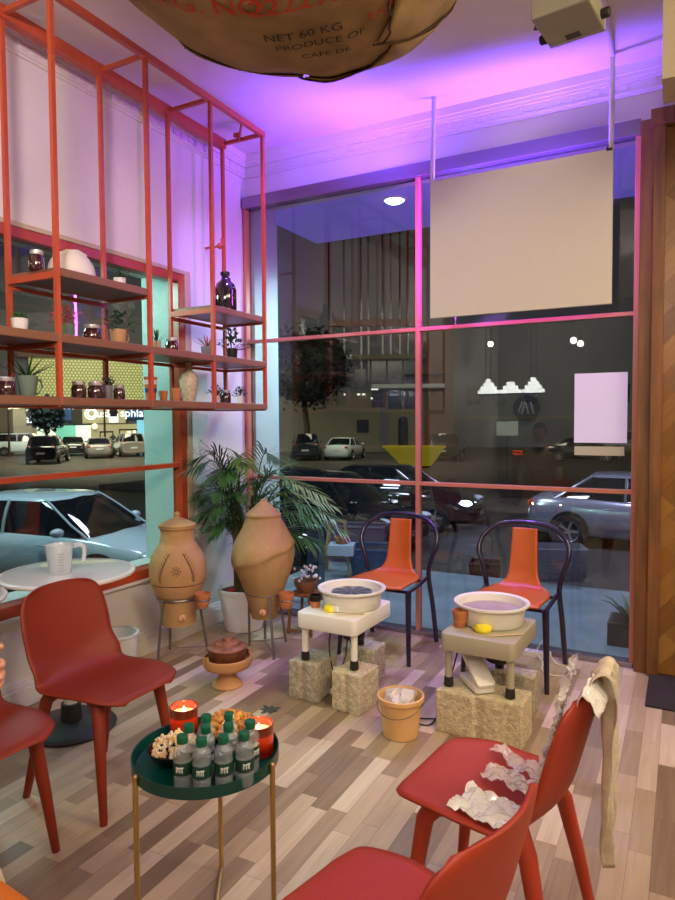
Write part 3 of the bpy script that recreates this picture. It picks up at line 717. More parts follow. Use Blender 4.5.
# ------------------------------------------------------------ pottery wheels
def rrect(hx, hy, r, n=5):
    out = []
    for cx, cy, a0 in ((hx - r, hy - r, 0), (-hx + r, hy - r, 90), (-hx + r, -hy + r, 180), (hx - r, -hy + r, 270)):
        for i in range(n + 1): a = radians(a0 + 90 * i / n); out.append((cx + r * cos(a), cy + r * sin(a)))
    return out
def wheel(label, loc, rz, m_, bx, by, water):
    r = root('pottery_wheel', label, 'pottery wheel', loc, rz)
    MB().prism(rrect(.175, .215, .03), .175, .258).build('body', m_, r, bevel=.008, smooth=True)
    for sx, sy in ((-1, -1), (1, -1), (0, 1)):
        if 1:
            lg = MB().tube([(sx * .145, sy * .17, .03), (sx * .145, sy * .17, .18)], .0175, 14).build('leg', m_, r, smooth=True)
            MB().lathe([(.021, 0), (.023, .004), (.0205, .042), (.018, .044)], (sx * .145, sy * .17, 0), n=16).build('rubber_foot', 'blackrubber', lg, smooth=True)
    R_ = .172
    pan = MB().lathe([(R_ * .86, .262), (R_ * .88, .266), (R_ * .93, .345), (R_ * 1.05, .352), (R_ * 1.055, .362), (R_ * 1.0, .364), (R_ * .93, .358), (R_ * .85, .285), (.0, .28)], (bx, by, 0), n=48).build('splash_pan', m_ if m_ == 'whiteplastic' else 'whiteplastic', r, smooth=True)
    if water:
        MB().lathe([(0, .322), (R_ * .895, .322)], (bx, by, 0), n=40).build('slip_water', 'slip', r)
    else:
        MB().lathe([(.015, .28), (.015, .326), (.108, .326), (.11, .332), (.108, .338), (0, .338)], (0, 0, 0), n=48).build('wheel_head', 'wheelhead', r, smooth=True, loc=(bx, by, 0))
    MB().cbox((bx - .02, by - R_ * .9, .278), (.05, .02, .028)).build('drain_notch', 'blackrubber' if 0 else m_, r, bevel=.004)
    MB().lathe([(.055, .08), (.06, .085), (.06, .175)], (0.03, .04, 0), n=20).build('motor', 'blackrubber', r, smooth=True)
    return r
wheel('white pottery wheel with bare metal wheel head on three concrete blocks', (-1.583, 3.09, .205), radians(-2), 'whiteplastic', .03, .02, False)
wheel('grey beige pottery wheel with white pan of muddy water on yellowish block', (-.808, 3.10, .205), radians(-2), 'greige', -.01, .06, True)
def block(label, cx, cy, dx, dy, h, m_, rz=0, grp='concrete blocks under the pottery wheels', groove=True):
    rnd = random.Random(int(cx * 100 + cy * 1000)); g = MB()
    poly = []
    hx, hy = dx / 2, dy / 2; gr = min(.012, dx * .06)
    poly = [(-hx, -hy), (-gr * 2, -hy), (-gr, -hy + gr), (gr, -hy + gr), (gr * 2, -hy), (hx, -hy), (hx, hy), (-hx, hy)] if groove else [(-hx, -hy), (hx, -hy), (hx, hy), (-hx, hy)]
    g.prism(poly, 0, h)
    o = g.build('concrete_block', m_, bevel=.008, seg=2)
    me = o.data; bm = bmesh.new(); bm.from_mesh(me)
    bmesh.ops.subdivide_edges(bm, edges=[e for e in bm.edges if e.calc_length() > .04], cuts=5, use_grid_fill=True)
    for v in bm.verts:
        v.co += Vector([noise.noise(v.co * 30 + Vector((i * 9 + cx * 7, 0, cy * 5))) for i in range(3)]) * .004
        if v.co.z < 0.003: v.co.z = 0.0
    bm.to_mesh(me); bm.free()
    o.location = (cx, cy, 0); o.rotation_euler = (0, 0, rz); tag(o, label, 'block', grp); return o
block('grey concrete block under the front left foot of the white wheel', -1.725, 2.99, .175, .21, .2, 'concrete', radians(-3))
block('concrete block under front right foot of the white wheel', -1.452, 2.945, .165, .19, .2, 'concrete2', radians(-6))
block('pale grey concrete block under the back foot of the white wheel', -1.565, 3.285, .19, .17, .2, 'concrete', 0)
block('long yellowish concrete block under the front feet of the grey wheel', -.80, 2.965, .40, .19, .2, 'concrete2', radians(-2))
block('dark concrete block under the back feet of the grey wheel', -.79, 3.27, .34, .12, .2, 'concrete', 0)
# cups, sponges, tools
cup('dipped_cup', 'terracotta cup with black dipped rim on the white pottery wheel', (-1.715, 3.0, .463), .032, .066, rimm='blackclay')
cup('terracotta_cup', 'plain brown terracotta cup on the corner of grey pottery wheel', (-.93, 3.02, .463), .038, .082, m1='terradark' if 'terradark' in M else 'darkterra' if 'darkterra' in M else 'terra')
def sponge(label, loc, rz, s=1):
    o = MB().lathe([(0, 0), (.026, .0), (.034, .008), (.035, .022), (.028, .033), (0, .035)], n=24, sx=s, sy=.8, fn=lambda r_, z, a: (r_ * (1 + .06 * sin(3 * a)), z)).build('sponge', 'sponge', smooth=True)
    o.location = loc; o.rotation_euler = (0, 0, rz); return tag(o, label, 'sponge')
sponge('yellow round sponge lying on white pottery wheel beside the dipped cup', (-1.605, 2.96, .463), 0)
sponge('bright yellow oval sponge lying on the grey pottery wheel', (-.81, 2.985, .463), .3, 1.15)
def stick(label, a, b2):
    o = MB().tube([a, tuple((p + q) / 2 + (0, 0, .001)[i] for i, (p, q) in enumerate(zip(a, b2))), b2], [.003, .005, .006], 8, flat=.6).build('wooden_tool', 'woodtool', smooth=True)
    return tag(o, label, 'tool', 'wooden clay tools on the wheels')
stick('thin wooden clay tool on white wheel beside the yellow sponge', (-1.55, 2.91, .468), (-1.42, 2.985, .468))
stick('thin wooden clay tool on the front edge of the grey wheel', (-.77, 2.925, .468), (-.635, 3.03, .468))
# foot pedal
def pedal(label, loc, rz):
    r = root('foot_pedal', label, 'pedal', loc, rz)
    MB().prism(rrect(.05, .10, .015), 0, .03).build('pedal_base', 'whiteplastic', r, bevel=.005, smooth=True)
    o = MB().prism(rrect(.045, .105, .015), 0, .025).build('treadle', 'whiteplastic', r, bevel=.005, smooth=True); o.location = (0, .01, .072); o.rotation_euler = (radians(-28), 0, 0)
    MB().cbox((0, .03, .05), (.07, .05, .05)).build('hinge_block', 'whiteplastic', r, bevel=.004)
    return r
pedal('white foot pedal resting on the yellowish block under the grey wheel', (-.84, 2.99, .206), radians(-140))
pedal('white foot pedal on the floor between blocks of white wheel', (-1.59, 3.10, .0), radians(-60))
def cable(label, pts, r_, m_, cat='cable', name='cable'):
    o = MB().tube(spline(pts, 6), r_, 6).build(name, m_, smooth=True); return tag(o, label, cat)
cable('black cable looping below the white pottery wheel to the floor', [(-1.66, 3.1, .38), (-1.66, 3.05, .25), (-1.60, 3.0, .12), (-1.56, 3.04, .20), (-1.57, 3.1, .30), (-1.52, 3.08, .18), (-1.50, 3.14, .05), (-1.34, 3.05, .006), (-1.2, 2.95, .006), (-1.05, 2.98, .006), (-.95, 3.08, .006), (-.9, 3.16, .1), (-.9, 3.15, .34)], .004, 'cable_b')
cable('black cable dropping from the grey wheel along its left side', [(-.95, 3.1, .38), (-1.0, 3.12, .2), (-1.035, 3.08, .05), (-1.04, 2.92, .006), (-1.12, 2.90, .006)], .004, 'cable_b')
cable('white cable looping on floor under the right bow back chair', [(-.78, 4.07, .03), (-.72, 3.98, .006), (-.70, 3.85, .006), (-.62, 3.80, .006), (-.53, 3.86, .006), (-.54, 3.95, .006), (-.66, 4.02, .006), (-.72, 4.03, .12), (-.78, 4.06, .03)], .004, 'cable_w')
ps = root('power_strip', 'white power strip on floor by the window behind the grey wheel', 'power strip', (-.80, 4.08, 0), 0)
MB().box(-.11, .11, -.025, .025, 0, .035).build('housing', 'whiteplastic', ps, bevel=.004)
for i in range(3): MB().lathe([(.014, .034), (.016, .036), (.012, .037)], (-.07 + i * .06, 0, 0), n=12).build('socket', 'greyc', ps)
# bucket of plastic
r = root('bucket', 'tan plastic bucket filled with clear crumpled plastic between the wheels', 'bucket', (-1.135, 2.77, 0))
MB().lathe([(.075, 0), (.08, .004), (.098, .165), (.108, .17), (.109, .188), (.10, .19), (.096, .17), (.076, .01), (0, .008)], n=40).build('bucket_body', 'bucket', r, smooth=True)
MB().tube([(.108 * cos(a), .108 * sin(a) * 1.0, .165 - .05 * abs(sin(a))) for a in [pi * .95 + i * pi / 14 for i in range(16)]], .002, 5).build('wire_handle', 'steel', r)
o = MB().ball((0, 0, 0), (.075, .07, .045), 28, 18, jit=.5).build('crumpled_plastic_bag', 'plasticbag', smooth=True, ang=25); o.location = (-1.135, 2.77, .165)
tag(o, 'clear crumpled plastic stuffed in the tan bucket', 'plastic bag')

# ------------------------------------------------------------ urns
def stand(name, label, c, legs, rr, hz, side):
    r = root(name, label, 'stand', c, 0, 'steel ring stands under the clay urns')
    MB().tube([(rr * cos(2 * pi * i / 28), rr * sin(2 * pi * i / 28), hz) for i in range(28)], .007, 6, closed=True).build('ring', 'steel', r, smooth=True)
    for x, y in legs:
        a = atan2(y, x); MB().tube([(rr * cos(a), rr * sin(a), hz), (x, y, 0)], .0085, 8).build('leg', 'steel', r, smooth=True)
    m_ = MB()
    for i, (x, y) in enumerate(legs): m_.tube([(x * .97, y * .97, .03), (0, 0, .05)], .003, 5)
    m_.build('floor_brace', 'steel', r)
    sx, sy, sz = side
    MB().tube([(sx + .045 * cos(2 * pi * i / 20), sy + .045 * sin(2 * pi * i / 20), sz) for i in range(20)], .004, 5, closed=True).tube([(sx * .8, sy * .8, sz), (rr * .95 * sx / hypot(sx, sy), rr * .95 * sy / hypot(sx, sy), hz - .01)], .004, 5).build('cup_ring', 'steel', r)
    return r
def urn(label, c, prof, m_, lid_prof, tapz, tapr, fn=None, ang=-pi / 2 - .35):
    r = root('clay_urn', label, 'urn', c, 0)
    MB().lathe(spline(prof, 7), n=96, fn=fn).build('urn_body', m_, r, smooth=True, ang=60)
    MB().lathe(spline(lid_prof, 4), n=40).build('lid', m_, r, smooth=True, ang=60)
    t = MB().lathe([(.006, 0), (.018, .004), (.021, .012), (.018, .018), (.010, .018), (.008, .022)], n=20).build('tap', 'tap', r, smooth=True)
    t.matrix_local = Matrix.Translation((cos(ang) * tapr, sin(ang) * tapr, tapz)) @ Euler((0, pi / 2, ang)).to_matrix().to_4x4()
    MB().tube([(0, 0, .018), (0, 0, .03), (.012, 0, .036)], .005, 8).build('spigot', 'terra', t)
    return r
U1 = (-2.745, 3.10, 0)
stand('urn_stand', 'steel ring stand carrying the carved urn with floral pattern', U1, [(-.02, -.17), (-.13, .06), (.10, .15)], .125, .372, (.205, -.02, .385))
urn('pale clay urn with carved star and leaf pattern nearest the window sill', U1,
    [(.0, .21), (.098, .212), (.104, .22), (.110, .30), (.122, .375), (.140, .40), (.166, .48), (.172, .55), (.160, .62), (.130, .68), (.108, .715), (.100, .76), (.102, .79), (.110, .80), (.108, .812)],
    'clay', [(.112, .812), (.114, .822), (.10, .83), (.065, .845), (.03, .86), (.016, .868), (.020, .885), (.010, .898), (.0, .90)], .27, .108, ang=radians(-38))
# carving on urn 1
u1 = [o for o in COL.objects if o.name == 'clay_urn'][0]
def r_at(z):
    T = [(.30, .110), (.375, .122), (.40, .140), (.48, .166), (.55, .172), (.62, .160), (.68, .130), (.715, .108), (.79, .102)]
    for (a, b2), (c_, d) in zip(T, T[1:]):
        if a <= z <= c_: return b2 + (d - b2) * (z - a) / (c_ - a)
    return .1
def on_urn(a, z, k=.0015): q = r_at(z) + k; return (q * cos(a), q * sin(a), z)
A0 = radians(-52)
g = MB()
for i in range(8):
    t = 2 * pi * i / 8; g.tube([on_urn(A0 + .03 * cos(t), .565 + .006 * sin(t), .002), on_urn(A0 + .17 * cos(t), .565 + .030 * sin(t), .003)], [.002, .003], 5)
for sgn in (-1, 1):
    path = [(A0 + sgn * (.28 + .33 * sin(t * pi * .5)), .665 - .17 * t) for t in [i / 9 for i in range(10)]]
    g.tube([on_urn(a, z, .002) for a, z in path], .002, 5)
    for a, z in path[1:]:
        for q in (-1, 1): g.tube([on_urn(a, z, .002), on_urn(a + q * .09, z + .022, .003)], [.003, .001], 5)
g.build('carved_pattern', 'incise', u1)
MB().lathe([(.1655, .468), (.169, .472)], n=56).lathe([(.1015, .80), (.1125, .802)], n=56).build('carved_band', 'incise', u1, solid=.001)
U2 = (-2.345, 3.45, 0)
stand('urn_stand', 'steel ring stand carrying the larger urn wrapped in clay folds', U2, [(-.12, .0), (.05, .17), (.16, -.14), (.02, -.02 + .16)][:3] + [(-.10, .15)], .12, .368, (.195, -.05, .35))
def fold(r_, z, a):
    if z < .35: return r_, z
    w_ = min(1, (z - .35) / .1) * min(1, max(0, (.90 - z) / .1)); q = a + radians(56)
    d_ = .005 * sin(2 * a + z * 9) + .0022 * sin(9 * q - z * 40) * (z > .55)
    zr = .60 + .07 * sin(q) + .006 * sin(6 * q); e = .019 / (1 + math.exp(-(z - zr) / .006)) * math.exp(-max(0, z - zr) / .10)
    return r_ + w_ * (d_ + e), z
urn('large buff clay urn with draped folded clay surface beside the palm', U2,
    [(.0, .205), (.075, .207), (.083, .215), (.102, .29), (.125, .37), (.150, .43), (.180, .52), (.192, .60), (.185, .66), (.160, .72), (.135, .77), (.112, .83), (.104, .855)],
    'clay2', [(.112, .852), (.112, .866), (.095, .880), (.06, .91), (.035, .935), (.022, .945), (.016, .955), (.0, .962)], .262, .094, fn=fold, ang=radians(-62))
cup('terracotta_pot', 'small terracotta pot hung on the carved urn\'s stand', (U1[0] + .205, U1[1] - .02, .335), .047, .088, cat='pot')
cup('terracotta_pot', 'small terracotta pot hung on the larger urn\'s stand', (U2[0] + .195, U2[1] - .05, .30), .05, .095, cat='pot')
# clay dish on pedestal with dark lidded pot
r = root('pedestal_dish', 'orange clay pedestal dish with notched rim on floor before the urns', 'dish', (-2.20, 2.87, 0)); r.scale = (.84, .84, .80)
MB().lathe(spline([(.0, 0), (.092, .002), (.095, .018), (.062, .06), (.058, .09), (.082, .115), (.135, .13), (.155, .15), (.160, .19), (.156, .205), (.146, .203), (.142, .17), (.0, .155)], 3), n=44).build('dish_body', 'terradish', r, smooth=True, ang=60)
MB().cbox((-.06, -.14, .21), (.05, .012, .03), rz=-.4).cbox((.07, .135, .21), (.05, .012, .03), rz=-.4).build('rim_tab', 'terradish', r, bevel=.004)
r = root('lidded_pot', 'dark reddish glazed lidded pot sitting in the clay pedestal dish', 'pot', (-2.20, 2.87, .136)); r.scale = (.86, .86, .86)
MB().lathe(spline([(0, 0), (.10, .002), (.115, .02), (.122, .06), (.118, .085), (.108, .09), (.0, .09)], 3), n=40).build('pot_body', 'darkclay', r, smooth=True, ang=60)
MB().lathe(spline([(.125, .086), (.126, .096), (.10, .108), (.085, .11), (.08, .125), (.05, .132), (.03, .134), (.026, .15), (.0, .154)], 3), n=40).build('lid', M['lidclay'], r, smooth=True, ang=60)

# ------------------------------------------------------------ palm
r = root('potted_palm', 'areca palm with long feathery fronds in a white pot in the corner', 'plant', (-2.72, 3.74, 0))
MB().lathe([(.125, 0), (.13, .004), (.172, .268), (.18, .272), (.182, .292), (.172, .294), (.165, .26)], n=40).build('pot', 'white', r, smooth=True)
MB().lathe([(0, .262), (.168, .262)], n=32).build('soil', 'soil', r)
MB().ball((-.07, -.05, .268), (.035, .03, .02)).ball((-.03, -.09, .268), (.025, .03, .018)).build('red_stone', mat('red pebble', (.35, .02, .02), .6), r, smooth=True)
st = MB(); rnd = random.Random(3)
fr1 = MB(); fr2 = MB(); fr3 = MB()
specs = [  # azimuth deg, reach, top height, bend
    (-112, .34, 1.24, 'b'), (-98, .46, 1.20, 'b'), (190, .2, 1.10, 'b'), (-85, .30, 1.12, 'a'), (-15, .72, 1.06, 'y'), (-5, .62, .88, 'a'), (15, .40, .96, 'a'), (5, .74, .98, 'y'),
    (-150, .20, .90, 'b'), (-78, .20, 1.16, 'b'), (-135, .26, .95, 'a'), (-12, .82, .94, 'a'), (-8, .86, .86, 'a'), (-100, .28, .78, 'a'), (-45, .20, 1.22, 'y'), (-88, .36, .90, 'a'), (-65, .20, 1.14, 'a'), (-4, .55, .72, 'a'),
    (170, .16, .92, 'a'), (-140, .30, 1.0, 'a'), (-110, .28, .86, 'b'), (25, .3, 1.05, 'a'), (-30, .24, 1.18, 'y'), (-160, .2, .74, 'b'), (-120, .22, .72, 'a'), (-92, .22, 1.0, 'a'), (-70, .14, .98, 'a'), (0, .36, 1.1, 'a'), (-20, .3, 1.24, 'a')]
for k, (az, reach, top, kind) in enumerate(specs):
    a = radians(az); g = {'a': fr1, 'b': fr2, 'y': fr3}[kind]
    b0 = Vector((rnd.uniform(-.05, .05), rnd.uniform(-.05, .05), .26)); dh = Vector((cos(a), sin(a), 0))
    pts = []
    for i in range(17):
        t = i / 16; hgt = (top - .26) * (1.25 * sin(pi * .62 * t) / 1.0) if False else (top - .26) * (1 - (1 - min(1, t / .72)) ** 1.9) - .55 * reach * max(0, t - .62) ** 1.6
        pts.append(b0 + dh * (reach * t ** 1.5) + Vector((0, 0, hgt)))
    st.tube(pts, [.006 * (1 - .8 * i / 16) + .001 for i in range(17)], 5)
    ln0 = .26 if kind != 'y' else .22
    for i in range(5, 17):
        for sub in (0, .5):
            if i + sub > 16: continue
            p = pts[i] if not sub else (pts[i] + pts[min(16, i + 1)]) / 2
            tan = (pts[min(16, i + 1)] - pts[i - 1]).normalized(); sd = tan.cross(Vector((0, 0, 1)))
            if sd.length < .1: sd = Vector((-sin(a), cos(a), 0))
            sd.normalize(); t = (i + sub - 5) / 11; l = ln0 * (.55 + .75 * sin(pi * min(1, t * .8 + .15))) * (1 - .35 * t)
            for s in (-1, 1):
                d = sd * s * (.85 - .35 * t) + tan * (.55 + .5 * t) + Vector((0, 0, .12 + rnd.uniform(-.12, .12)))
                g.leaf(p, d, l * rnd.uniform(.85, 1.1), .012, .30 + rnd.uniform(-.1, .15))
# keep the leaves inside the corner
for g in (fr1, fr2, fr3, st):
    vv = []
    for x, y, z in g.v:
        X = x - 2.72; Y = y + 3.74
        if X < XW + .03: X = XW + .03 + (X - XW - .03) * .04
        if Y > YW - .08: Y = YW - .08 + (Y - YW + .08) * .04
        vv.append((X + 2.72, Y - 3.74, z))
    g.v = vv
st.build('stems', 'stem', r); fr1.build('fronds', 'leaf', r); fr2.build('fronds', 'leafb', r); fr3.build('fronds', 'leafy', r)

# wooden plant stand behind the larger urn with dried flowers
r = root('plant_stand', 'slim brown wooden plant stand behind the larger urn', 'stand', (-2.28, 3.86, 0))
for x, y in ((-.09, -.09), (.09, -.09), (-.09, .09), (.09, .09)): MB().bar((x, y, 0), (x * .8, y * .8, .27), .016).build('leg', 'columnwood', r)
MB().box(-.09, .09, -.09, .09, .262, .28).build('top_board', 'columnwood', r, bevel=.002)
MB().box(-.1, .1, -.1, -.085, .02, .035).box(-.1, .1, .085, .1, .02, .035).build('base_bar', 'columnwood', r)
fb = root('flower_basket', 'small brown basket of dried white flowers on the wooden stand', 'basket', (-2.28, 3.86, .28))
MB().lathe([(.05, 0), (.08, .05), (.085, .08), (.078, .08), (.05, .01)], n=24).build('basket', 'shelfwood', fb, smooth=True)
g = MB(); g2 = MB(); rnd = random.Random(5)
for i in range(26):
    a = rnd.uniform(0, 2 * pi); q = rnd.uniform(.02, .10); p = (q * cos(a), q * sin(a), .09 + rnd.uniform(0, .09)); g.tube([(0, 0, .03), p], .0015, 4); g2.ball(p, .010, 6, 4)
g.build('twigs', 'stem', fb); g2.build('blossoms', 'white', fb, smooth=True)

# ------------------------------------------------------------ white tables, jug, bin
def round_table(label, c, R_, hz=.74):
    r = root('round_table', label, 'table', (c[0], c[1], 0), 0, 'round white pedestal tables')
    MB().lathe([(0, hz - .012), (R_ * .94, hz - .012), (R_ * .985, hz - .006), (R_, hz), (R_ * .99, hz + .006), (R_ * .95, hz + .008), (0, hz + .008)], n=72).build('table_top', 'tabletop', r, smooth=True, ang=60)
    MB().lathe([(R_ * .985, hz - .010), (R_ * 1.012, hz - .004), (R_ * 1.015, hz + .006), (R_ * .985, hz + .010), (R_ * .955, hz + .009)], n=72).build('table_edge', 'tableedge', r, smooth=True)
    MB().lathe([(.03, .02), (.03, hz - .03), (.12, hz - .012)], n=24).build('pedestal', 'tableedge', r, smooth=True)
    MB().lathe([(0, 0), (.20, 0), (.205, .01), (.19, .025), (.05, .04), (.045, .12), (0, .12)], n=40).build('base', 'blackrubber', r, smooth=True)
    return r
round_table('round white pedestal table carrying the measuring jug at the window', (-2.56, 2.13), .30)
round_table('round white table cut by left edge, behind the cropped red chair', (-2.64, 1.525), .28)
j = root('measuring_jug', 'translucent plastic measuring jug standing on the round white table', 'jug', (-2.56, 2.09, .749), radians(50))
MB().lathe([(0, 0), (.044, 0), (.047, .004), (.056, .128), (.060, .135), (.057, .135), (.053, .126), (.044, .006), (0, .005)], n=32, fn=lambda r_, z, a: (r_ * (1 + (.22 * math.exp(-((a - pi) / .25) ** 2) if z > .11 else 0)), z)).build('jug_body', 'jug', j, smooth=True)
MB().tube(spline([(.052, 0, .122), (.085, 0, .128), (.103, 0, .112), (.104, 0, .08), (.100, 0, .05)], 4), .007, 8, flat=1.4).build('handle', 'jug', j, smooth=True)
g = MB()
for i in range(7): g.cbox((.004, -.0500 - .0011 * i, .02 + .013 * i), (.018 if i % 2 else .028, .001, .0016))
g.build('scale_marks', 'greyc', j)
bn = root('waste_bin', 'off white plastic waste bin under the table beside the wall', 'bin', (-2.79, 2.64, 0))
MB().lathe([(.088, 0), (.092, .004), (.112, .255), (.119, .262), (.119, .270), (.110, .272), (.106, .25), (.09, .01), (0, .008)], n=36).build('bin_body', 'binwhite', bn, smooth=True)
MB().lathe([(.108, .262), (.120, .264), (.120, .274), (.108, .274)], n=36).build('rim', 'binwhite', bn, smooth=True)

# ------------------------------------------------------------ tray table with snacks
TC = (-1.199, 1.46)
TZ = .486
t = root('tray_table', 'round dark green metal tray table on slim brass legs with snacks', 'table', (TC[0], TC[1], 0))
MB().lathe([(0, TZ), (.196, TZ), (.204, TZ + .028), (.2075, TZ + .029), (.2075, TZ - .004), (.201, TZ - .008), (0, TZ - .008)], n=72).build('tray', 'green', t, smooth=True, ang=50)
for a in (248, 6, 118):
    a = radians(a); MB().tube([(.2125 * cos(a), .2125 * sin(a), 0), (.2125 * cos(a), .2125 * sin(a), TZ + .016)], .0075, 10).ball((.2125 * cos(a), .2125 * sin(a), TZ + .018), .0085, 8, 6).build('leg', 'brass', t, smooth=True)
lp = [(.2125 * cos(radians(a)), .2125 * sin(radians(a)), .012) for a in (248, 6, 118)]
MB().tube([lp[2], (.02, .0, .012), lp[0]], .007, 8).tube([(.02, 0, .012), lp[1]], .007, 8).build('floor_bar', 'brass', t, smooth=True)
def candle(label, x, y):
    r = root('candle', label, 'candle', (x, y, TZ + .001), 0)
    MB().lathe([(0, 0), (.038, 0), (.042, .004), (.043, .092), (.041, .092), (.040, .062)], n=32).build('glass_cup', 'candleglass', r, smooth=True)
    MB().lathe([(0, .068), (.0405, .068)], n=24).build('wax', 'candleglow', r)
    MB().tube([(0, 0, .064), (0.001, 0, .073)], .001, 5).build('wick', 'blackrubber', r)
    MB().lathe([(0, .072), (.004, .076), (.004, .082), (0, .092)], n=10).build('flame', 'flame', r, smooth=True)
    MB().lathe([(.0415, .089), (.0435, .091), (.0425, .0925)], n=32).build('rim', 'darkclay', r, smooth=True)
    return r
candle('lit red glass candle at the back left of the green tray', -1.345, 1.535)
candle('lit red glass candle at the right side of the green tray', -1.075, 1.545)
def snackbowl(name, label, x, y, R_, kinds, n_, sz, seed):
    r = root(name, label, 'bowl', (x, y, TZ + .001))
    MB().lathe([(0, 0), (R_ * .5, 0), (R_ * .52, .004), (R_ * .85, .022), (R_, .045), (R_ * .96, .045), (R_ * .8, .026), (0, .014)], n=36).build('bowl', 'blackbowl', r, smooth=True)
    rnd = random.Random(seed)
    for m_ in kinds:
        g = MB()
        for i in range(n_ // len(kinds)):
            a = rnd.uniform(0, 2 * pi); q = R_ * .86 * rnd.random() ** .5; z = .03 + .028 * (1 - (q / R_) ** 2) + rnd.uniform(0, .008)
            g.ball((q * cos(a), q * sin(a), z), (sz * rnd.uniform(.7, 1.2), sz * rnd.uniform(.6, 1.1), sz * rnd.uniform(.6, 1)), 7, 5, jit=.5)
        o = g.build('snack_pieces', m_, r, smooth=True); o['kind'] = 'stuff'
    return r
POP = (-1.262, 1.402); FRI = (-1.205, 1.578)
snackbowl('snack_bowl', 'dark bowl holding popcorn at the left of the green tray', *POP, .078, [], 0, 0, 1)
snackbowl('snack_bowl', 'dark bowl holding golden fritters at back of the green tray', *FRI, .088, [], 0, 0, 1)
m, nt, b = nodes('mixed popcorn'); vo = N(nt, 'ShaderNodeTexVoronoi', Scale=75.0); L(nt, coords(nt), vo.inputs['Vector'])
sx_ = nt.nodes.new('ShaderNodeSeparateXYZ'); L(nt, vo.outputs['Color'], sx_.inputs[0])
L(nt, ramp(nt, sx_.outputs[0], [(0, (.85, .25, .18)), (.18, (.9, .75, .5)), (.5, (.85, .8, .62)), (.8, (.85, .55, .12)), (1, (.9, .85, .75))]), b.inputs['Base Color']); M['popmix'] = m
g = MB(); rnd = random.Random(4)
for i in range(210):
    a = rnd.uniform(0, 2 * pi); q = .066 * rnd.random() ** .5; z = .034 + .034 * (1 - (q / .07) ** 2) + rnd.uniform(-.004, .012); c = Vector((q * cos(a), q * sin(a), z))
    for k in range(3): g.ball(c + Vector([rnd.uniform(-.004, .004) for _ in range(3)]), rnd.uniform(.003, .0055), 6, 4)
o = g.build('popcorn', 'popmix', smooth=True); o.location = (POP[0], POP[1], TZ); tag(o, 'heap of pale and pinkish popcorn in the left bowl on green tray', 'popcorn', kind='stuff')
fr0 = [MB().ball((0, 0, 0), (.017, .014, .012), 12, 8, jit=.35).ball((.006, .003, .006), (.010, .009, .008), 8, 6, jit=.3).build('fritter', 'nut', smooth=True) for _ in range(1)][0]
k = 0
for ring, (n_, q, z) in enumerate(((14, .070, .046), (10, .048, .056), (6, .026, .068), (2, .006, .076))):
    for i in range(n_):
        o = fr0 if k == 0 else fr0.copy()
        if k: COL.objects.link(o)
        a = 2 * pi * i / n_ + ring * .5; o.location = (FRI[0] + q * cos(a), FRI[1] + q * sin(a), TZ + z); o.rotation_euler = (rnd.uniform(-.6, .6), rnd.uniform(-.6, .6), rnd.uniform(0, 6)); s1 = rnd.uniform(.85, 1.15); o.scale = (s1, s1, s1)
        tag(o, 'golden fritter heaped in the dark bowl at back of tray', 'snack', 'golden fritters in the bowl'); k += 1
# bottles
def bottle():
    r = root('water_bottle', '', 'bottle', (0, 0, 0), 0, 'small water bottles with green caps'); r.scale = (1, 1, 1.12)
    def fl_(r_, z, a): return (r_ * (1 + (.04 * sin(10 * a) if z < .022 else 0)), z)
    MB().lathe(spline([(.0, .002), (.020, 0), (.0235, .008), (.024, .03), (.0225, .034), (.024, .038), (.024, .068), (.0225, .073), (.0245, .082), (.0235, .094), (.014, .106), (.0115, .11), (.0115, .118)], 3), n=30, fn=fl_).build('bottle_body', 'water', r, smooth=True, ang=70)
    MB().lathe([(.0245, .038), (.0248, .039), (.0248, .066), (.0245, .067)], n=30).build('label_band', 'label', r, smooth=True)
    MB().lathe([(.0135, .108), (.0148, .110), (.0148, .124), (.0135, .126), (0, .126)], n=24).build('cap', 'capgreen', r, smooth=True)
    g = MB()
    for i, (dx, w_, h_) in enumerate(((-.35, .1, .014), (-.2, .06, .010), (-.02, .10, .014), (.16, .06, .012), (.3, .09, .014))):
        a = -pi / 2 + dx; g.cbox((.0252 * cos(a), .0252 * sin(a), .0525 + .001 * (i % 2)), (.0016, .0008, h_), rz=dx).cbox((.0252 * cos(a + .06), .0252 * sin(a + .06), .0525 + h_ * .4), (.0035, .0008, .002), rz=dx)
    g.build('lettering', 'lettering', r)
    return r
BL = [(-1.145, 1.290, 'front row, leftmost of all'), (-1.090, 1.300, 'front row, second from left'), (-1.048, 1.338, 'front row, third from left'), (-1.010, 1.378, 'front row, rightmost beside candle'),
      (-1.171, 1.345, 'second row, leftmost beside popcorn bowl'), (-1.126, 1.362, 'second row, just behind two front bottles'), (-1.076, 1.398, 'second row, in front of the fritter bowl'),
      (-1.165, 1.412, 'back row, left, touching fritter bowl'), (-1.116, 1.452, 'back row, middle, before the fritters'), (-1.035, 1.440, 'back right, next to the lit candle')]
b0 = bottle()
for i, (x, y, lab) in enumerate(BL):
    x -= .008; y += .018
    lb = 'small clear water bottle with green cap, ' + lab
    if i == 0: b0.location = (x, y, TZ + .001); b0.rotation_euler = (0, 0, radians(20)); b0['label'] = lb
    else: dup(b0, (x, y, TZ + .001), radians((20, 30, 42, 48, 10, 70, -20, 5, 60, 80)[i]), lb)

# leaf-shaped scrap on the floor
o = MB()
for i in range(7): a = 2 * pi * i / 7; o.leaf((0, 0, .003), (cos(a), sin(a), .05), .045 + .015 * (i % 2), .022, 0)
o = o.build('fallen_leaf', mat('grey green leaf scrap', (.05, .06, .05), .8), solid=.001); o.location = (-1.818, 2.71, 0)
tag(o, 'small dark star shaped leaf lying on the floor by the tray table', 'leaf')

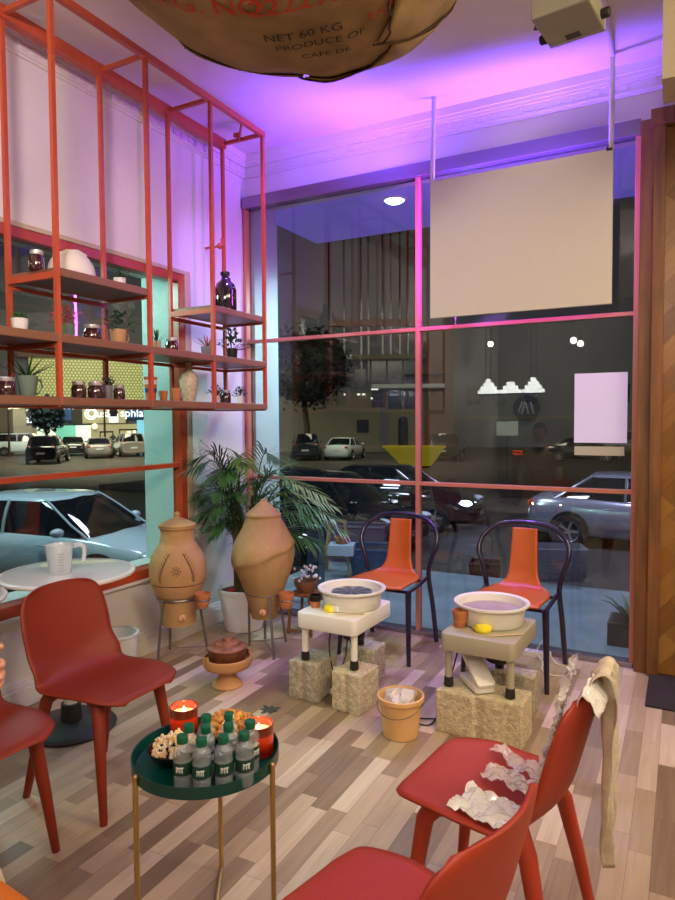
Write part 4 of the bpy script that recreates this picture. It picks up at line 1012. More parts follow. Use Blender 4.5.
# ------------------------------------------------------------ plastic and cloth on chair
def crumple(name, label, loc, sx, sy, amp, m_, rz=0, seed=0, fold_=0, cat='plastic bag', grp=None):
    def f(u, v):
        x = (u - .5) * sx; y = (v - .5) * sy; p = Vector((x * 16 + seed, y * 16, seed * 3.1))
        e = 1 + .25 * noise.noise(Vector((u * 3, v * 3, seed)))
        return (x * e, y * e, abs(noise.noise(p)) * amp + abs(noise.noise(p * 2.3)) * amp * .5 + fold_ * abs(u - .5))
    o = MB().grid(f, 34, 26).build(name, m_, smooth=True, ang=20); o.location = loc; o.rotation_euler = (0, 0, rz)
    return tag(o, label, cat, grp)
crumple('plastic_bag', 'white crumpled plastic bag at front of the red chair seat', (-.425, 1.625, .455), .17, .13, .030, 'whitebag', radians(-15), 1)
crumple('plastic_bag', 'clear crumpled plastic strips across the middle of the red seat', (-.385, 1.77, .452), .20, .09, .04, 'plasticbag', radians(-28), 5)
crumple('plastic_bag', 'clear crumpled plastic strip at back of the red seat', (-.395, 1.875, .454), .20, .06, .035, 'plasticbag', radians(-32), 9)
def bg(u, v):  # plastic hanging down the inner side of the backrest
    z = .47 + .37 * v; yy = 1.79 + (u - .5) * (.26 - .15 * v) - .06 * v
    xx = -.305 + .090 * v + .0 ; p = Vector((u * 7, v * 9, 3))
    return (xx - .012 - .035 * abs(noise.noise(p)) - .012 * abs(noise.noise(p * 3)), yy + .03 * noise.noise(p * 1.3), z)
tag(MB().grid(bg, 30, 40).build('plastic_sheet', 'plasticbag', smooth=True, ang=20), 'clear plastic sheet draped down the front of the red chair back', 'plastic sheet')
def cl(u, v):  # linen cloth over the top of the backrest, hanging behind
    s = v * .95
    yy = 1.70 + (u - .5) * (.15 - .07 * v) + .020 * sin(v * 7) + .05 * v
    w_ = .014 * sin(u * 15 + v * 4) + .013 * noise.noise(Vector((u * 4, v * 5, 0)))
    if s < .08: return (-.198 + .25 * s, yy, .800 + .40 * s + w_ * .3)
    if s < .16: t_ = (s - .08) / .08; return (-.178 + .035 * t_, yy, .832 + .01 * sin(pi * t_))
    return (-.150 + w_, yy, .832 - (s - .16) * .64)
tag(MB().grid(cl, 26, 50).build('linen_cloth', 'linen', smooth=True, solid=.003, ang=60), 'beige linen cloth hanging over the back of the red chair', 'cloth')
def wr(u, v):
    t_ = 2 * v - 1; zt = .792 + .035 * sin(pi * min(1, u * .7 + .12))
    return (-.200 + .040 * t_ + .02 * u + .006 * noise.noise(Vector((u * 6, v * 6, 8))), 1.60 + .13 * u + .012 * noise.noise(Vector((u * 4, v * 5, 2))), zt - (.15 * (1 - .4 * u) if t_ < 0 else .05) * abs(t_) ** 1.3 + .006 * noise.noise(Vector((u * 9, v * 9, 1))))
tag(MB().grid(wr, 14, 14).build('plastic_wrap', 'whitebag', smooth=True, solid=.001), 'white plastic wrap peaked over the top corner of the red chair', 'plastic wrap')

# ------------------------------------------------------------ outside: ground
SG = -1.1
struct(MB().box(-3.33, 6, 4.5, 6.1, -.25, -.03).build('floor_terrace', 'paving'))
struct(MB().box(-3.33, 6, 4.2, 4.52, -.25, -.01).build('trim_11', 'paving'))
struct(MB().box(-3.33, 6, 6.1, 6.6, -1.1, -.40).build('trim_12', 'paving'))
struct(MB().box(-90, 60, -10, 4.18, SG - .1, SG).build('floor_street', 'asphalt').__class__ and MB().box(-110, OX - .05, -30, 110, SG - .1, SG).build('floor_street', 'asphalt'))
struct(MB().box(OX - .05, 80, 4.5, 110, SG - .1, SG).build('floor_street', 'asphalt'))
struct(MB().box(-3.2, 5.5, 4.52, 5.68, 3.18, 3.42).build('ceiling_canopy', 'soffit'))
kb = MB().box(-20, 14, 18.2, 18.5, SG, SG + .14).box(-20, 14, 18.5, 20.5, SG, SG + .12)
struct(kb.build('trim_13', mat('kerb', (.13, .11, .08), .9)))
dl = root('downlight', 'round white downlight set in the outdoor canopy ceiling', 'light', (-2.03, 4.85, 3.18))
MB().lathe([(0, -.03), (.05, -.028), (.075, -.012), (.078, 0)], n=28).build('diffuser', 'lamp', dl, smooth=True)
MB().lathe([(.079, -.012), (.092, -.010), (.095, 0)], n=28).build('ring', 'white', dl, smooth=True)

# ------------------------------------------------------------ cars (local +x is the front)
def car(label, c, th, paint, kind='sedan', s=1, lit=False, group=None, z=SG):
    r = root('car', label, 'car', (c[0], c[1], z), th, group)
    r.scale = (s, s, s)
    if kind == 'sedan':
        st_ = [(-2.22, .62, .34, .60, .30), (-2.15, .78, .24, .88, .28), (-1.95, .86, .20, .98, .5), (-1.4, .90, .19, 1.00, .9), (-.6, .91, .18, .97, 1), (.4, .91, .18, .94, 1), (1.05, .90, .18, .91, .9), (1.6, .87, .19, .82, .7), (2.0, .80, .20, .70, .5), (2.2, .62, .26, .58, .3), (2.26, .45, .32, .5, .3)]
        lo = [(-1.75, .985), (-1.05, 1.0), (1.15, .90)]
        cab = ((-1.80, 1.20), (-.95, .35), 1.44)
    else:
        st_ = [(-2.2, .80, .40, .95, .3), (-2.15, .88, .28, 1.08, .6), (-1.6, .93, .24, 1.12, 1), (0, .94, .24, 1.10, 1), (1.0, .94, .24, 1.08, 1), (1.6, .93, .26, 1.02, .8), (2.05, .88, .30, .95, .6), (2.2, .78, .36, .80, .4), (2.25, .6, .42, .7, .3)]
        cab = ((-2.05, 1.15), (-1.85, .45), 1.72)
    S = [p[:4] for p in st_]
    S = spline(S, 3); vs = []; fs = []; n = 12
    for x, w_, zb, zt in S:
        pr_ = [(w_ * .82, zb), (w_ * .97, zb + .10), (w_, zb + (zt - zb) * .45), (w_ * .985, zb + (zt - zb) * .72), (w_ * .93, zt - .05), (w_ * .84, zt), (0, zt + .035)]
        ring = [(x, y, q) for y, q in pr_] + [(x, -y, q) for y, q in pr_[::-1][1:]]
        n = len(ring); vs += ring
    for i in range(len(S) - 1):
        for j in range(n): fs.append((i * n + j, i * n + (j + 1) % n, (i + 1) * n + (j + 1) % n, (i + 1) * n + j))
    fs += [tuple(range(n)), tuple((len(S) - 1) * n + j for j in range(n))]
    MB().add(vs, fs).build('body', paint, r, smooth=True, ang=50)
    (b0_, b1), (t0, t1), H = cab; zb = (.97 if kind == 'sedan' else 1.08)
    def cabin(k, z0, z1, name, m_, inset=0):
        vs = []; rows = 8
        for i in range(rows + 1):
            v = z0 + (z1 - z0) * i / rows; q = v ** .85
            xa = b0_ + (t0 - b0_) * q; xb = b1 + (t1 - b1) * q; hw = (.80 - .20 * v ** 1.4) - inset
            zz = zb - .06 + (H - zb + .06) * (1 - (1 - v) ** 1.25)
            ring = [(xa + .04, hw * .85), (xa + .18, hw), (xb - .22, hw), (xb - .05, hw * .88), (xb + .02, hw * .4), (xb + .03, 0), (xb + .02, -hw * .4), (xb - .05, -hw * .88), (xb - .22, -hw), (xa + .18, -hw), (xa + .04, -hw * .85), (xa, 0)]
            vs += [(x, y, zz + (.02 if abs(y) < .01 else 0)) for x, y in ring]
        m2 = 12; fs = [(i * m2 + j, i * m2 + (j + 1) % m2, (i + 1) * m2 + (j + 1) % m2, (i + 1) * m2 + j) for i in range(rows) for j in range(m2)]
        fs.append(tuple(rows * m2 + j for j in range(m2)))
        return MB().add(vs, fs).build(name, m_, r, smooth=True, ang=50)
    cabin(1, 0, .90, 'windows', 'carglass')
    cabin(1, .86, 1.0, 'roof', paint, -.006)
    g = MB()
    def P(x0, x1, v, y_): q = v ** .85; return None
    for sy in (-1, 1):
        def pt(front, v, off=0):
            q = v ** .85; xa = b0_ + (t0 - b0_) * q; xb = b1 + (t1 - b1) * q; hw = (.80 - .20 * v ** 1.4) + .006
            return ((xb - .10 if front else xa + .10) + off, sy * hw * (.97), zb - .06 + (H - zb + .06) * (1 - (1 - v) ** 1.25))
        g.tube([pt(1, v) for v in (0, .25, .5, .75, .9)], .018, 6)
        g.tube([pt(0, v) for v in (0, .25, .5, .75, .9)], .03 if kind == 'sedan' else .05, 6)
        mid = lambda v: ((b0_ + b1) / 2 + .0, sy * ((.80 - .20 * v ** 1.4) + .002), zb - .06 + (H - zb + .06) * (1 - (1 - v) ** 1.25))
        g.tube([mid(v) for v in (0, .3, .6, .9)], .028, 6)
    g.build('pillars', paint, r, smooth=True)
    WX = (-1.33, 1.35)
    for x in WX:
        for sy in (-1, 1):
            y = sy * (.80 if kind == 'sedan' else .84)
            a = MB().lathe([(.36, 0), (.385, .13), (.0, .13)], n=28).build('wheel_arch', 'blackrubber', r, smooth=True)
            a.matrix_local = Matrix.Translation((x, y - sy * 0.02, .34)) @ Euler((-sy * pi / 2, 0, 0)).to_matrix().to_4x4()
            wl = MB().lathe([(.19, .0), (.31, .0), (.325, .03), (.325, .13), (.31, .15), (.215, .155), (.205, .12)], n=32).build('wheel', 'tyre', r, smooth=True)
            wl.matrix_local = Matrix.Translation((x, y, .325)) @ Euler((-sy * pi / 2, 0, 0)).to_matrix().to_4x4()
            g = MB().lathe([(.0, .135), (.05, .135), (.055, .12)], n=16).lathe([(.195, .10), (.208, .148), (.214, .152), (.214, .10)], n=32)
            for i in range(5):
                q = 2 * pi * i / 5
                for dd in (-.10, .10): g.tube([(.04 * cos(q), .04 * sin(q), .13), (.2 * cos(q + dd), .2 * sin(q + dd), .138)], [.018, .012], 6)
            g.build('rim', 'rim', wl, smooth=True)
    for sy in (-1, 1):
        xf = 2.08; MB().ball((xf - .08, sy * .66, .66 if kind == 'sedan' else .84), (.17, .13, .07), 12, 8).build('headlight', 'headon' if lit and sy < 0 else 'headlight', r, smooth=True)
        MB().ball((-2.08, sy * .68, .84 if kind == 'sedan' else .98), (.12, .15, .08 if kind == 'sedan' else .16), 12, 8).build('tail_light', 'taillight', r, smooth=True)
        MB().ball((.78, sy * .99, 1.0 if kind == 'sedan' else 1.12), (.09, .11, .065), 12, 8).build('mirror', paint, r, smooth=True)
        g = MB()
        for x in (-.55, .45): g.tube([(x - .09, sy * .925, .80), (x, sy * .94, .81), (x + .09, sy * .925, .80)], .014, 6)
        g.build('door_handle', paint, r, smooth=True)
    MB().cbox((2.235, 0, .40), (.05, .46, .11)).build('number_plate', 'plate', r)
    g = MB()
    for i in range(4): g.cbox((2.22 - .012 * i, 0, .50 + .055 * i), (.05, .95 - .06 * i, .014))
    g.build('grille', 'chrome' if kind != 'sedan' or paint == 'carpaint_black' else 'blackrubber', r)
    MB().cbox((-2.21, 0, .68), (.05, .46, .11)).build('number_plate', 'plate', r)
    return r
def polar(px, depth):
    """bearing table used while surveying the street, metres from the tripod"""
    a = (px - 337.5) / 658.2; th = radians(27.715); return (-sin(th) * depth + cos(th) * a * depth, cos(th) * depth + sin(th) * a * depth)
car('white sedan parked just outside the left window, seen over the white table', (-8.72, 7.06), radians(13), 'carpaint_white')
car('silver lilac sedan parked beyond the terrace, seen behind the right bow back chair', (-.62, 14.5), radians(-3), 'carpaint_silver')
car('black car with horizontal chrome grille, behind the wooden a-frame plant stand', (-6.15, 9.6), radians(-28), 'carpaint_black', 'suv')
car('black sedan behind the first black car, above the left bow back chair', (-6.7, 12.3), radians(-14), 'carpaint_black')
car('dark car with lit white headlamp facing right, left of silver sedan', (-6.4, 15.0), radians(4), 'carpaint_black', lit=True)
car('black sedan far across street at left edge of the left window', (-23.2, 12.4), radians(20), 'carpaint_black')
D = 'far cars parked across the street'
def far(label, px, dep, th, paint, kind='sedan'): x, y = polar(px, dep); car(label, (round(x, 1), round(y, 1)), radians(th), paint, kind, group=D)
far('distant white saloon with red tail lamps parked beneath the dark tree', 345, 44, 100, 'carpaint_white')
far('distant black car parked left of the white saloon under tree', 306, 44, 118, 'carpaint_black', 'suv')
far('distant white estate car at the far left of lit shops', 24, 52, 50, 'carpaint_white', 'suv')
far('distant black van shape below the blue lit tree', 47, 42, 130, 'carpaint_black', 'suv')
far('distant dark sedan before the green lit shop', 73, 52, 140, 'carpaint_black')
far('distant pale beige sedan before the beige fascia shop', 98, 48, 140, 'carpaint_grey')
far('distant pale grey off roader with spare wheel, rightmost by the shops', 129, 50, 145, 'carpaint_grey', 'suv')
far('distant dark off roader right of the yellow skip', 447, 42, 100, 'carpaint_black', 'suv')
far('distant dark car directly under the white window poster', 585, 40, 0, 'carpaint_black')
far('distant pale truck like car behind the paper poster, at right', 640, 46, 0, 'carpaint_grey', 'suv')

# ------------------------------------------------------------ buildings
def facade_root(name, label, px, dep, extra=0):
    th = radians(27.715) - atan2(px - 337.5, 658.2); x, y = polar(px, dep)
    r = root(name, label, 'building', (x, y, SG), th); return r
# shop row
K = .079
r = facade_root('shop_building', 'row of lit shops across street with beige and blue sign fascias', 77, 56)
Zp = lambda y: 2.55 + (421 - y) * .085
Xp = lambda x: (x - 75) * K
def fb_(name, m_, x0, x1, y0, y1, d=0.0, th=.2, par=None): return MB().box(Xp(x0), Xp(x1), -d - th, -d, Zp(y1), Zp(y0)).build(name, m_, par or r)
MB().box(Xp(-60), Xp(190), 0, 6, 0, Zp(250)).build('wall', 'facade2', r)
fb_('honeycomb_cladding', 'honey', 30, 150, 358, 400, .3)
fb_('roof_edge', 'facadebrown', 20, 160, 352, 358, .4, .5)
fb_('fascia', 'shopblue', 36, 70, 399, 419, .3); fb_('fascia', 'shopdark', 70, 81, 399, 422, .3)
fb_('fascia', 'shopbeige', 81, 125, 399, 422, .3); fb_('fascia', 'shopblue', 125, 175, 399, 417, .3)
fb_('fascia', 'shopbeige', 14, 26, 400, 425, .3); fb_('fascia', 'facade', -60, 14, 380, 430, .2)
fb_('shop_window', 'shopwhite', 36, 54, 424, 449, .1); fb_('shop_window', 'shopgreen', 54, 74, 424, 449, .1)
fb_('shop_window', 'shopwhite', 74, 89, 424, 449, .12); fb_('shop_wall', 'shopbeige', 89, 137, 423, 451, .1)
fb_('shop_wall', 'shopbeige', 14, 36, 424, 451, .1)
fb_('shop_window', 'shopcyan', 137, 160, 419, 451, .2)
for x0, x1, y0, y1 in ((98, 112, 430, 448), (118, 137, 428, 448)):
    f_ = fb_('door_frame', 'winedark', x0, x1, y0, y1, .3, .1); fb_('door_glass', 'shopwarm' if x0 > 110 and 0 else 'shopbeige', x0 + 1, x1 - 1, y0 + 1.5, y1, .4, .05, f_)
for x, y, q in ((93, 425, .25), (128, 432, .18), (57, 446, .15), (134, 431, .15), (33, 434, .25), (52, 434, .2)): MB().ball((Xp(x), -.7, Zp(y)), q).build('lamp_globe', 'shopwarm', r, smooth=True)
def T(s_, x, y, size, m_): text('sign_lettering', s_, size, m_, r, Matrix.Translation((Xp(x), -.56, Zp(y))) @ Euler((pi / 2, 0, 0)).to_matrix().to_4x4(), .03)
T('Ousis', 99, 412.5, .95, 'signlit'); MB().lathe([(.42, 0), (.5, 0), (.5, .06), (.42, .06)], n=24).build('round_logo', 'signlit', r).matrix_local = Matrix.Translation((Xp(89.5), -.55, Zp(412.5))) @ Euler((pi / 2, 0, 0)).to_matrix().to_4x4()
fb_('logo_panel', 'signlit', 108, 117, 409, 421, .55, .05); fb_('logo_panel', 'winedark', 108.5, 116.5, 414, 415.5, .62, .03)
MB().lathe([(0, 0), (.36, 0), (.36, .06), (0, .06)], n=24).build('logo_disc', 'winedark', r).matrix_local = Matrix.Translation((Xp(112.5), -.62, Zp(411))) @ Euler((pi / 2, 0, 0)).to_matrix().to_4x4()
T('sphlaw', 136, 412, .95, 'signlit'); T('Lular', 47, 407, .8, 'signcyan'); T('w.ste', 63, 405, .8, 'signcyan'); T('cafe', 54, 412, .6, 'signcyan')
for i in range(12): fb_('lit_sign_cell', 'signlit', 27 + 2.9 * (i % 3), 29.2 + 2.9 * (i % 3), 408 + 3.6 * (i // 3), 410.4 + 3.6 * (i // 3), .6, .05)
# street lamp between the shops and the camera
def street_lamp(label, px, dep, h_, lit):
    x, y = polar(px, dep); r = root('street_lamp', label, 'street lamp', (x, y, SG), radians(45), 'street lamps')
    MB().tube([(0, 0, 0), (0, 0, h_)], [.09, .06], 8).build('pole', 'blackrubber', r)
    MB().tube([(0, 0, h_), (.5, 0, h_ + .15)], .05, 6).ball((.55, 0, h_ + .1), (.3, .15, .1)).build('lamp_head', 'shopwarm' if lit else 'blackrubber', r, smooth=True)
street_lamp('slim dark pole standing between the two lit beige sign panels', 105, 53, 7.6, False)
street_lamp('street lamp glowing at the far left of the shop row', 9, 50, 3.6, True)
def tree(label, px, dep, th_, w_, h0, h1, m_, seed, kind='tree'):
    x, y = polar(px, dep); r = root('tree', label, 'tree', (x, y, SG), seed)
    rnd = random.Random(seed)
    MB().tube([(0, 0, 0), (.1, 0, h0 * .6), (-.05, .1, h0 * 1.1), (.1, 0, (h0 + h1) / 2)], [th_, th_ * .8, th_ * .7, th_ * .3], 8).build('trunk', 'trunk', r, smooth=True)
    g = MB()
    for i in range(2600):
        a = rnd.uniform(0, 2 * pi); b2 = math.acos(rnd.uniform(-1, 1)); q = rnd.uniform(.55, 1) * (1 + .3 * noise.noise(Vector((cos(a) * 2, sin(a) * 2, b2 * 2 + seed))))
        p = Vector((w_ / 2 * q * sin(b2) * cos(a), w_ / 2 * q * sin(b2) * sin(a), (h0 + h1) / 2 + (h1 - h0) / 2 * q * cos(b2)))
        g.leaf(p, (rnd.uniform(-1, 1), rnd.uniform(-1, 1), rnd.uniform(-.6, .6)), .45, .26, .1, n=2)
    g.ball((0, 0, (h0 + h1) / 2), (w_ * .38, w_ * .38, (h1 - h0) * .38), 16, 12, jit=.4)
    g.build('crown', m_, r)
tree('large dark tree behind the glass above the parked black car', 306, 49, .3, 7.0, 3.4, 9.6, 'treeleaf', 1)
tree('small tree lit blue by the shop sign behind it', 47, 52, .15, 2.6, 2.0, 4.6, 'treeblue', 2)
# back building
r = facade_root('apartment_building', 'dim beige building with balconies and arched door seen through back window', 372, 54)
Zq = lambda y: 2.55 + (421 - y) * .082; Xq = lambda x: (x - 372) * .0818
def gb(name, m_, x0, x1, y0, y1, d=0., th=.2, par=None): return MB().box(Xq(x0), Xq(x1), -d - th, -d, Zq(y1), Zq(y0)).build(name, m_, par or r)
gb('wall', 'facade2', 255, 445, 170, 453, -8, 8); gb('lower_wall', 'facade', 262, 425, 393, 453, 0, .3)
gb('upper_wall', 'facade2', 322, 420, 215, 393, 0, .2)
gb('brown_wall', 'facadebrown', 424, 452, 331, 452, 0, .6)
gb('balcony_slab', 'balcony', 372, 442, 386, 389.5, 0, 1.8)
gb('balcony_slab', 'facade', 300, 424, 357, 361, 0, 1.4)
for x0, x1, y0, y1 in ((372, 386, 362, 385), (388, 402, 362, 385), (404, 420, 362, 385), (372, 386, 392, 408), (388, 402, 392, 410), (404, 416, 392, 410), (340, 352, 370, 388), (355, 366, 370, 388)):
    w_ = gb('window_opening', 'winedark', x0, x1, y0, y1, .25, .1)
gb('window_grille', 'winedark', 357, 369, 420, 433, .3, .1); gb('arch_door', 'winedark', 398, 408, 422, 451, .3, .1)
MB().lathe([(0, 0), (5 * .0818, 0), (5 * .0818, .1), (0, .1)], n=24).build('arch_top', 'winedark', r).matrix_local = Matrix.Translation((Xq(403), -.3, Zq(422))) @ Euler((pi / 2, 0, 0)).to_matrix().to_4x4()
for x, y, wd in ((345, 395, 1.5), (359, 395, 3), (364, 395, 3), (375, 390, 7), (372, 399, 2)): gb('lit_window', 'winlit', x - wd / 2, x + wd / 2, y - .8, y + .8, .4, .05)
for x in (330, 345, 362, 369, 383, 391, 400, 408, 415): gb('vertical_rib', 'winedark', x - .9, x + .9, 235, 384, .3, .1)
gb('roof_slope', 'facadebrown', 330, 415, 322, 328, .2, .6)
gb('pilaster', 'facade2', 380, 388, 408, 452, .3, .4)
gb('railing', 'blackrubber', 404, 442, 376, 377, 0, 1.7)
# right hand far block
r = facade_root('far_building', 'dark grey block with plain wall behind the right hand window', 545, 60)
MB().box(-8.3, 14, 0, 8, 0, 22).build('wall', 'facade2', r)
for x in (-7, -4.5, -1.8, 3, 6): MB().box(x, x + 1.1, -.1, 0, 4, 5.6).build('window_opening', 'winedark', r)
MB().box(-8, 13, -.3, 0, 2.6, 2.9).build('ledge', 'facade', r)
# yellow skip
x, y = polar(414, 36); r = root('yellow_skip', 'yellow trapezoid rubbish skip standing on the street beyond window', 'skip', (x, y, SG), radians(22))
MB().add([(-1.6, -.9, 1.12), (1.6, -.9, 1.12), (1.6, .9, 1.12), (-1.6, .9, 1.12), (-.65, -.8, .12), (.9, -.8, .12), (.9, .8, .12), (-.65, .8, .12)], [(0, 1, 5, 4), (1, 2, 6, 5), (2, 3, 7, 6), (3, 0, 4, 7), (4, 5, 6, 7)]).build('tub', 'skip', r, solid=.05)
MB().box(-1.68, 1.68, -.98, -.86, 1.08, 1.2).build('rim', 'skip', r, bevel=.01); MB().box(-.6, .8, -.7, .7, 0, .12).build('skid', 'blackrubber', r)
# two people far away by the shops
def walker(label, px, dep, top_m):
    x, y = polar(px, dep); r = root('person', label, 'person', (x, y, SG), radians(40), 'people walking by the far shops')
    me = bpy.data.meshes.new('body'); V_ = [(0, 0, .92), (0, 0, 1.15), (0, 0, 1.42), (0, 0, 1.52), (0, 0, 1.66), (.20, 0, 1.38), (.24, .02, 1.10), (.25, .10, .86), (-.20, 0, 1.38), (-.24, -.02, 1.10), (-.25, .06, .86), (.10, 0, .88), (.11, .10, .48), (.11, .04, .06), (.11, .2, .03), (-.10, 0, .88), (-.11, -.08, .48), (-.11, -.16, .06), (-.11, -.02, .03)]
    E_ = [(0, 1), (1, 2), (2, 3), (3, 4), (2, 5), (5, 6), (6, 7), (2, 8), (8, 9), (9, 10), (0, 11), (11, 12), (12, 13), (13, 14), (0, 15), (15, 16), (16, 17), (17, 18)]
    R_ = [.15, .14, .15, .06, .10, .07, .045, .04, .07, .045, .04, .10, .07, .05, .04, .10, .07, .05, .04]
    me.from_pydata(V_, E_, []); o = bpy.data.objects.new('body', me); COL.objects.link(o); o.parent = r
    o.modifiers.new('k', 'SKIN'); o.modifiers.new('s', 'SUBSURF').levels = 1
    for v, q in zip(me.skin_vertices[0].data, R_): v.radius = (q, q * .75)
    me.skin_vertices[0].data[0].use_root = True
    me.materials.append(M[top_m])
walker('distant person in dark clothes walking between the parked cars', 113, 52, 'darkcloth')
walker('distant person in pale top by the off roader', 122, 53, 'cloth')

# ------------------------------------------------------------ terrace things
r = root('aloe_planter', 'spiky aloe in a charcoal square planter outside the right window corner', 'plant', (-.29, 4.69, -.03))
MB().box(-.13, .13, -.13, .13, 0, .16).build('planter', 'concretepot', r, bevel=.006)
MB().box(-.115, .115, -.115, .115, .158, .164).build('soil', 'soil', r)
g = MB()
for i in range(8):
    a = 2 * pi * i / 8 + .4; d = Vector((cos(a), sin(a), 0)); g.tube([Vector((0, 0, .16)) + d * .02, Vector((0, 0, .22)) + d * .07, Vector((0, 0, .27)) + d * .13, Vector((0, 0, .29)) + d * .20], [.018, .015, .010, .001], 6, flat=.5)
g.build('aloe_leaves', 'aloe', r, smooth=True)
r = root('plant_ladder', 'wooden a-frame plant stand on the terrace carrying white box', 'stand', (-2.92, 5.55, -.03), radians(20))
for sx in (-1, 1):
    for sy in (-1, 1): MB().bar((sx * .13, sy * .16, 0), (sx * .07, sy * .02, .52), .022).build('leg', 'woodstand', r)
MB().bar((-.08, 0, .52), (.08, 0, .52), .025).bar((-.10, -.12, .2), (.10, -.12, .2), .018).bar((-.10, .12, .2), (.10, .12, .2), .018).build('crossbar', 'woodstand', r)
MB().box(-.13, .13, -.13, .13, .20, .215).build('shelf', 'woodstand', r)
o = MB().prism([(-.12, -.10), (.12, -.10), (.12, .10), (-.12, .10)], 0, .10).build('planter_box', 'whitebox', bevel=.004); o.location = (-2.85, 5.5, .186); o.rotation_euler = (0, 0, radians(20)); tag(o, 'pale white planter box resting on the wooden a-frame stand', 'planter')
cup('terracotta_bowl', 'small terracotta bowl inside the a-frame plant stand', (-2.86, 5.52, .288), .08, .06, cat='bowl')
def planter(name, label, c, dx, dy, h_, m_, rim_m, rz=0, z=-.03):
    r = root(name, label, 'planter', (c[0], c[1], z), rz)
    MB().add([(-dx * .43, -dy * .43, 0), (dx * .43, -dy * .43, 0), (dx * .43, dy * .43, 0), (-dx * .43, dy * .43, 0), (-dx / 2, -dy / 2, h_), (dx / 2, -dy / 2, h_), (dx / 2, dy / 2, h_), (-dx / 2, dy / 2, h_)], [(0, 1, 2, 3), (0, 1, 5, 4), (1, 2, 6, 5), (2, 3, 7, 6), (3, 0, 4, 7)]).build('box_body', m_, r, solid=.015)
    MB().tube([(dx / 2, dy / 2, h_), (-dx / 2, dy / 2, h_), (-dx / 2, -dy / 2, h_), (dx / 2, -dy / 2, h_)], .015, 6, closed=True).build('rim', rim_m, r)
    MB().box(-dx * .47, dx * .47, -dy * .47, dy * .47, h_ * .85, h_ * .87).build('soil', 'soil', r)
planter('planter_box', 'large dark blue planter box on the terrace behind left bow back chair', (-2.62, 5.75), .42, .38, .26, 'bluebox', 'bluebox', radians(15))
planter('planter_box', 'brown planter box behind the dark blue one', (-3.05, 6.25), .62, .3, .37, 'facadebrown' if 0 else 'purplepot', 'purplepot', radians(15))
r = root('plant_pot', 'round dusky purple plant pot outside, left of the a-frame stand', 'pot', (-3.22, 5.72, -.03))
MB().lathe([(.07, 0), (.075, .004), (.088, .17), (.10, .175), (.10, .21), (.088, .21), (.085, .15), (0, .15)], n=28).build('pot_body', 'purplepot', r, smooth=True)
o = MB().box(-.055, .055, -.05, .05, 0, .62).box(-.062, .062, -.056, .056, .62, .635).build('metal_post', 'metalpost', bevel=.004); o.location = (-2.62, 4.42 + .18, -.03)
tag(o, 'blue grey metal post box outside the glass, right of the larger urn', 'post')
planter('red_tub', 'dull red round-edged tub on the street between the bow back chairs', (-2.6, 9.7), .45, .4, .42, 'redbucket', 'redbucket', .2, SG + .3 if 0 else SG)
r = root('fish_crate', 'stack of pale plastic crates on the terrace behind the right chair', 'crate', (-1.02, 6.35, -.03), radians(20))
for k in range(2):
    MB().add([(-.2, -.14, 0), (.2, -.14, 0), (.2, .14, 0), (-.2, .14, 0), (-.24, -.17, .17), (.24, -.17, .17), (.24, .17, .17), (-.24, .17, .17)], [(0, 1, 2, 3), (0, 1, 5, 4), (1, 2, 6, 5), (2, 3, 7, 6), (3, 0, 4, 7)]).build('crate_tray', 'crate', r, solid=.012).location = (0, 0, .13 * k)

# ------------------------------------------------------------ behind the tripod (seen mirrored in the panes)
r = root('pendant_light', 'long black bar pendant with three stepped glowing white shades', 'light', (-2.27, -1.48, 0))
MB().box(-.46, .46, -.05, .05, 1.82, 1.84).build('bar', 'blackrubber', r)
for cx, steps in ((-.33, (.15, .11, .07, .03)), (0, (.15, .10, .05)), (.33, (.15, .11, .07, .03))):
    g = MB()
    for i, w_ in enumerate(steps): g.box(cx - w_, cx + w_, -.05, .05, 1.845 + .055 * i, 1.895 + .055 * i)
    g.build('shade', 'shade', r)
for x in (-.38, -.3, .3, .38): MB().tube([(x, 0, 1.85), (x * .95, 0, ZC)], .006, 5).build('cord', 'blackrubber', r)
def bulb(label, x, y, z):
    r = root('bulb_pendant', label, 'light', (x, y, z), 0, 'bare bulb pendants')
    MB().ball((0, 0, 0), .045).build('bulb', 'bulb', r, smooth=True); MB().tube([(0, 0, .05), (0, 0, ZC - z)], .005, 5).build('cord', 'blackrubber', r)
bulb('bare bulb pendant reflected above the stepped lamp', -2.52, -1.48 + .2, 2.56); bulb('bare bulb pendant, left of reflected pair', -1.35, -1.18, 2.53); bulb('bare bulb pendant, right of the reflected pair', -1.26, -1.18, 2.48)
r = root('round_sign', 'round black sign with white zigzag mark, mirrored in the right window', 'sign', (-2.47, -3.58, 1.654))
MB().lathe([(0, 0), (.235, 0), (.235, .02), (0, .02)], n=40).build('disc', 'signblack', r).matrix_local = Euler((-pi / 2, 0, 0)).to_matrix().to_4x4()
g = MB()
for x0, z0, x1, z1 in ((.13, -.10, .07, .11), (.04, -.10, -.02, .11), (-.02, .11, -.08, -.10), (-.07, .11, -.14, -.08)): g.bar((x0, .028, z0), (x1, .028, z1), .022)
g.build('zigzag_mark', 'signwhite', r)
r = root('table_lamp', 'cream drum shade lamp, mirrored in the window glass', 'lamp', (-2.72, -3.2, 0))
MB().lathe([(.18, 1.18), (.18, 1.42)], n=32).build('lamp_shade', 'lampshade', r, smooth=True, solid=.004); MB().tube([(0, 0, .02), (0, 0, 1.2)], .015, 8).lathe([(.12, 0), (.12, .02)], n=20).build('lamp_pole', 'blackrubber', r)
r = root('price_display', 'small red lit display, mirrored in the window glass', 'display', (-2.45, -2.9, 0))
MB().box(-.1, .1, -.1, .1, 0, .85).build('stand', 'darkclay', r); MB().box(-.08, .08, .1, .11, .86, .89).box(-.08, .08, .1, .11, .91, .94).build('red_digits', 'reddot', r)
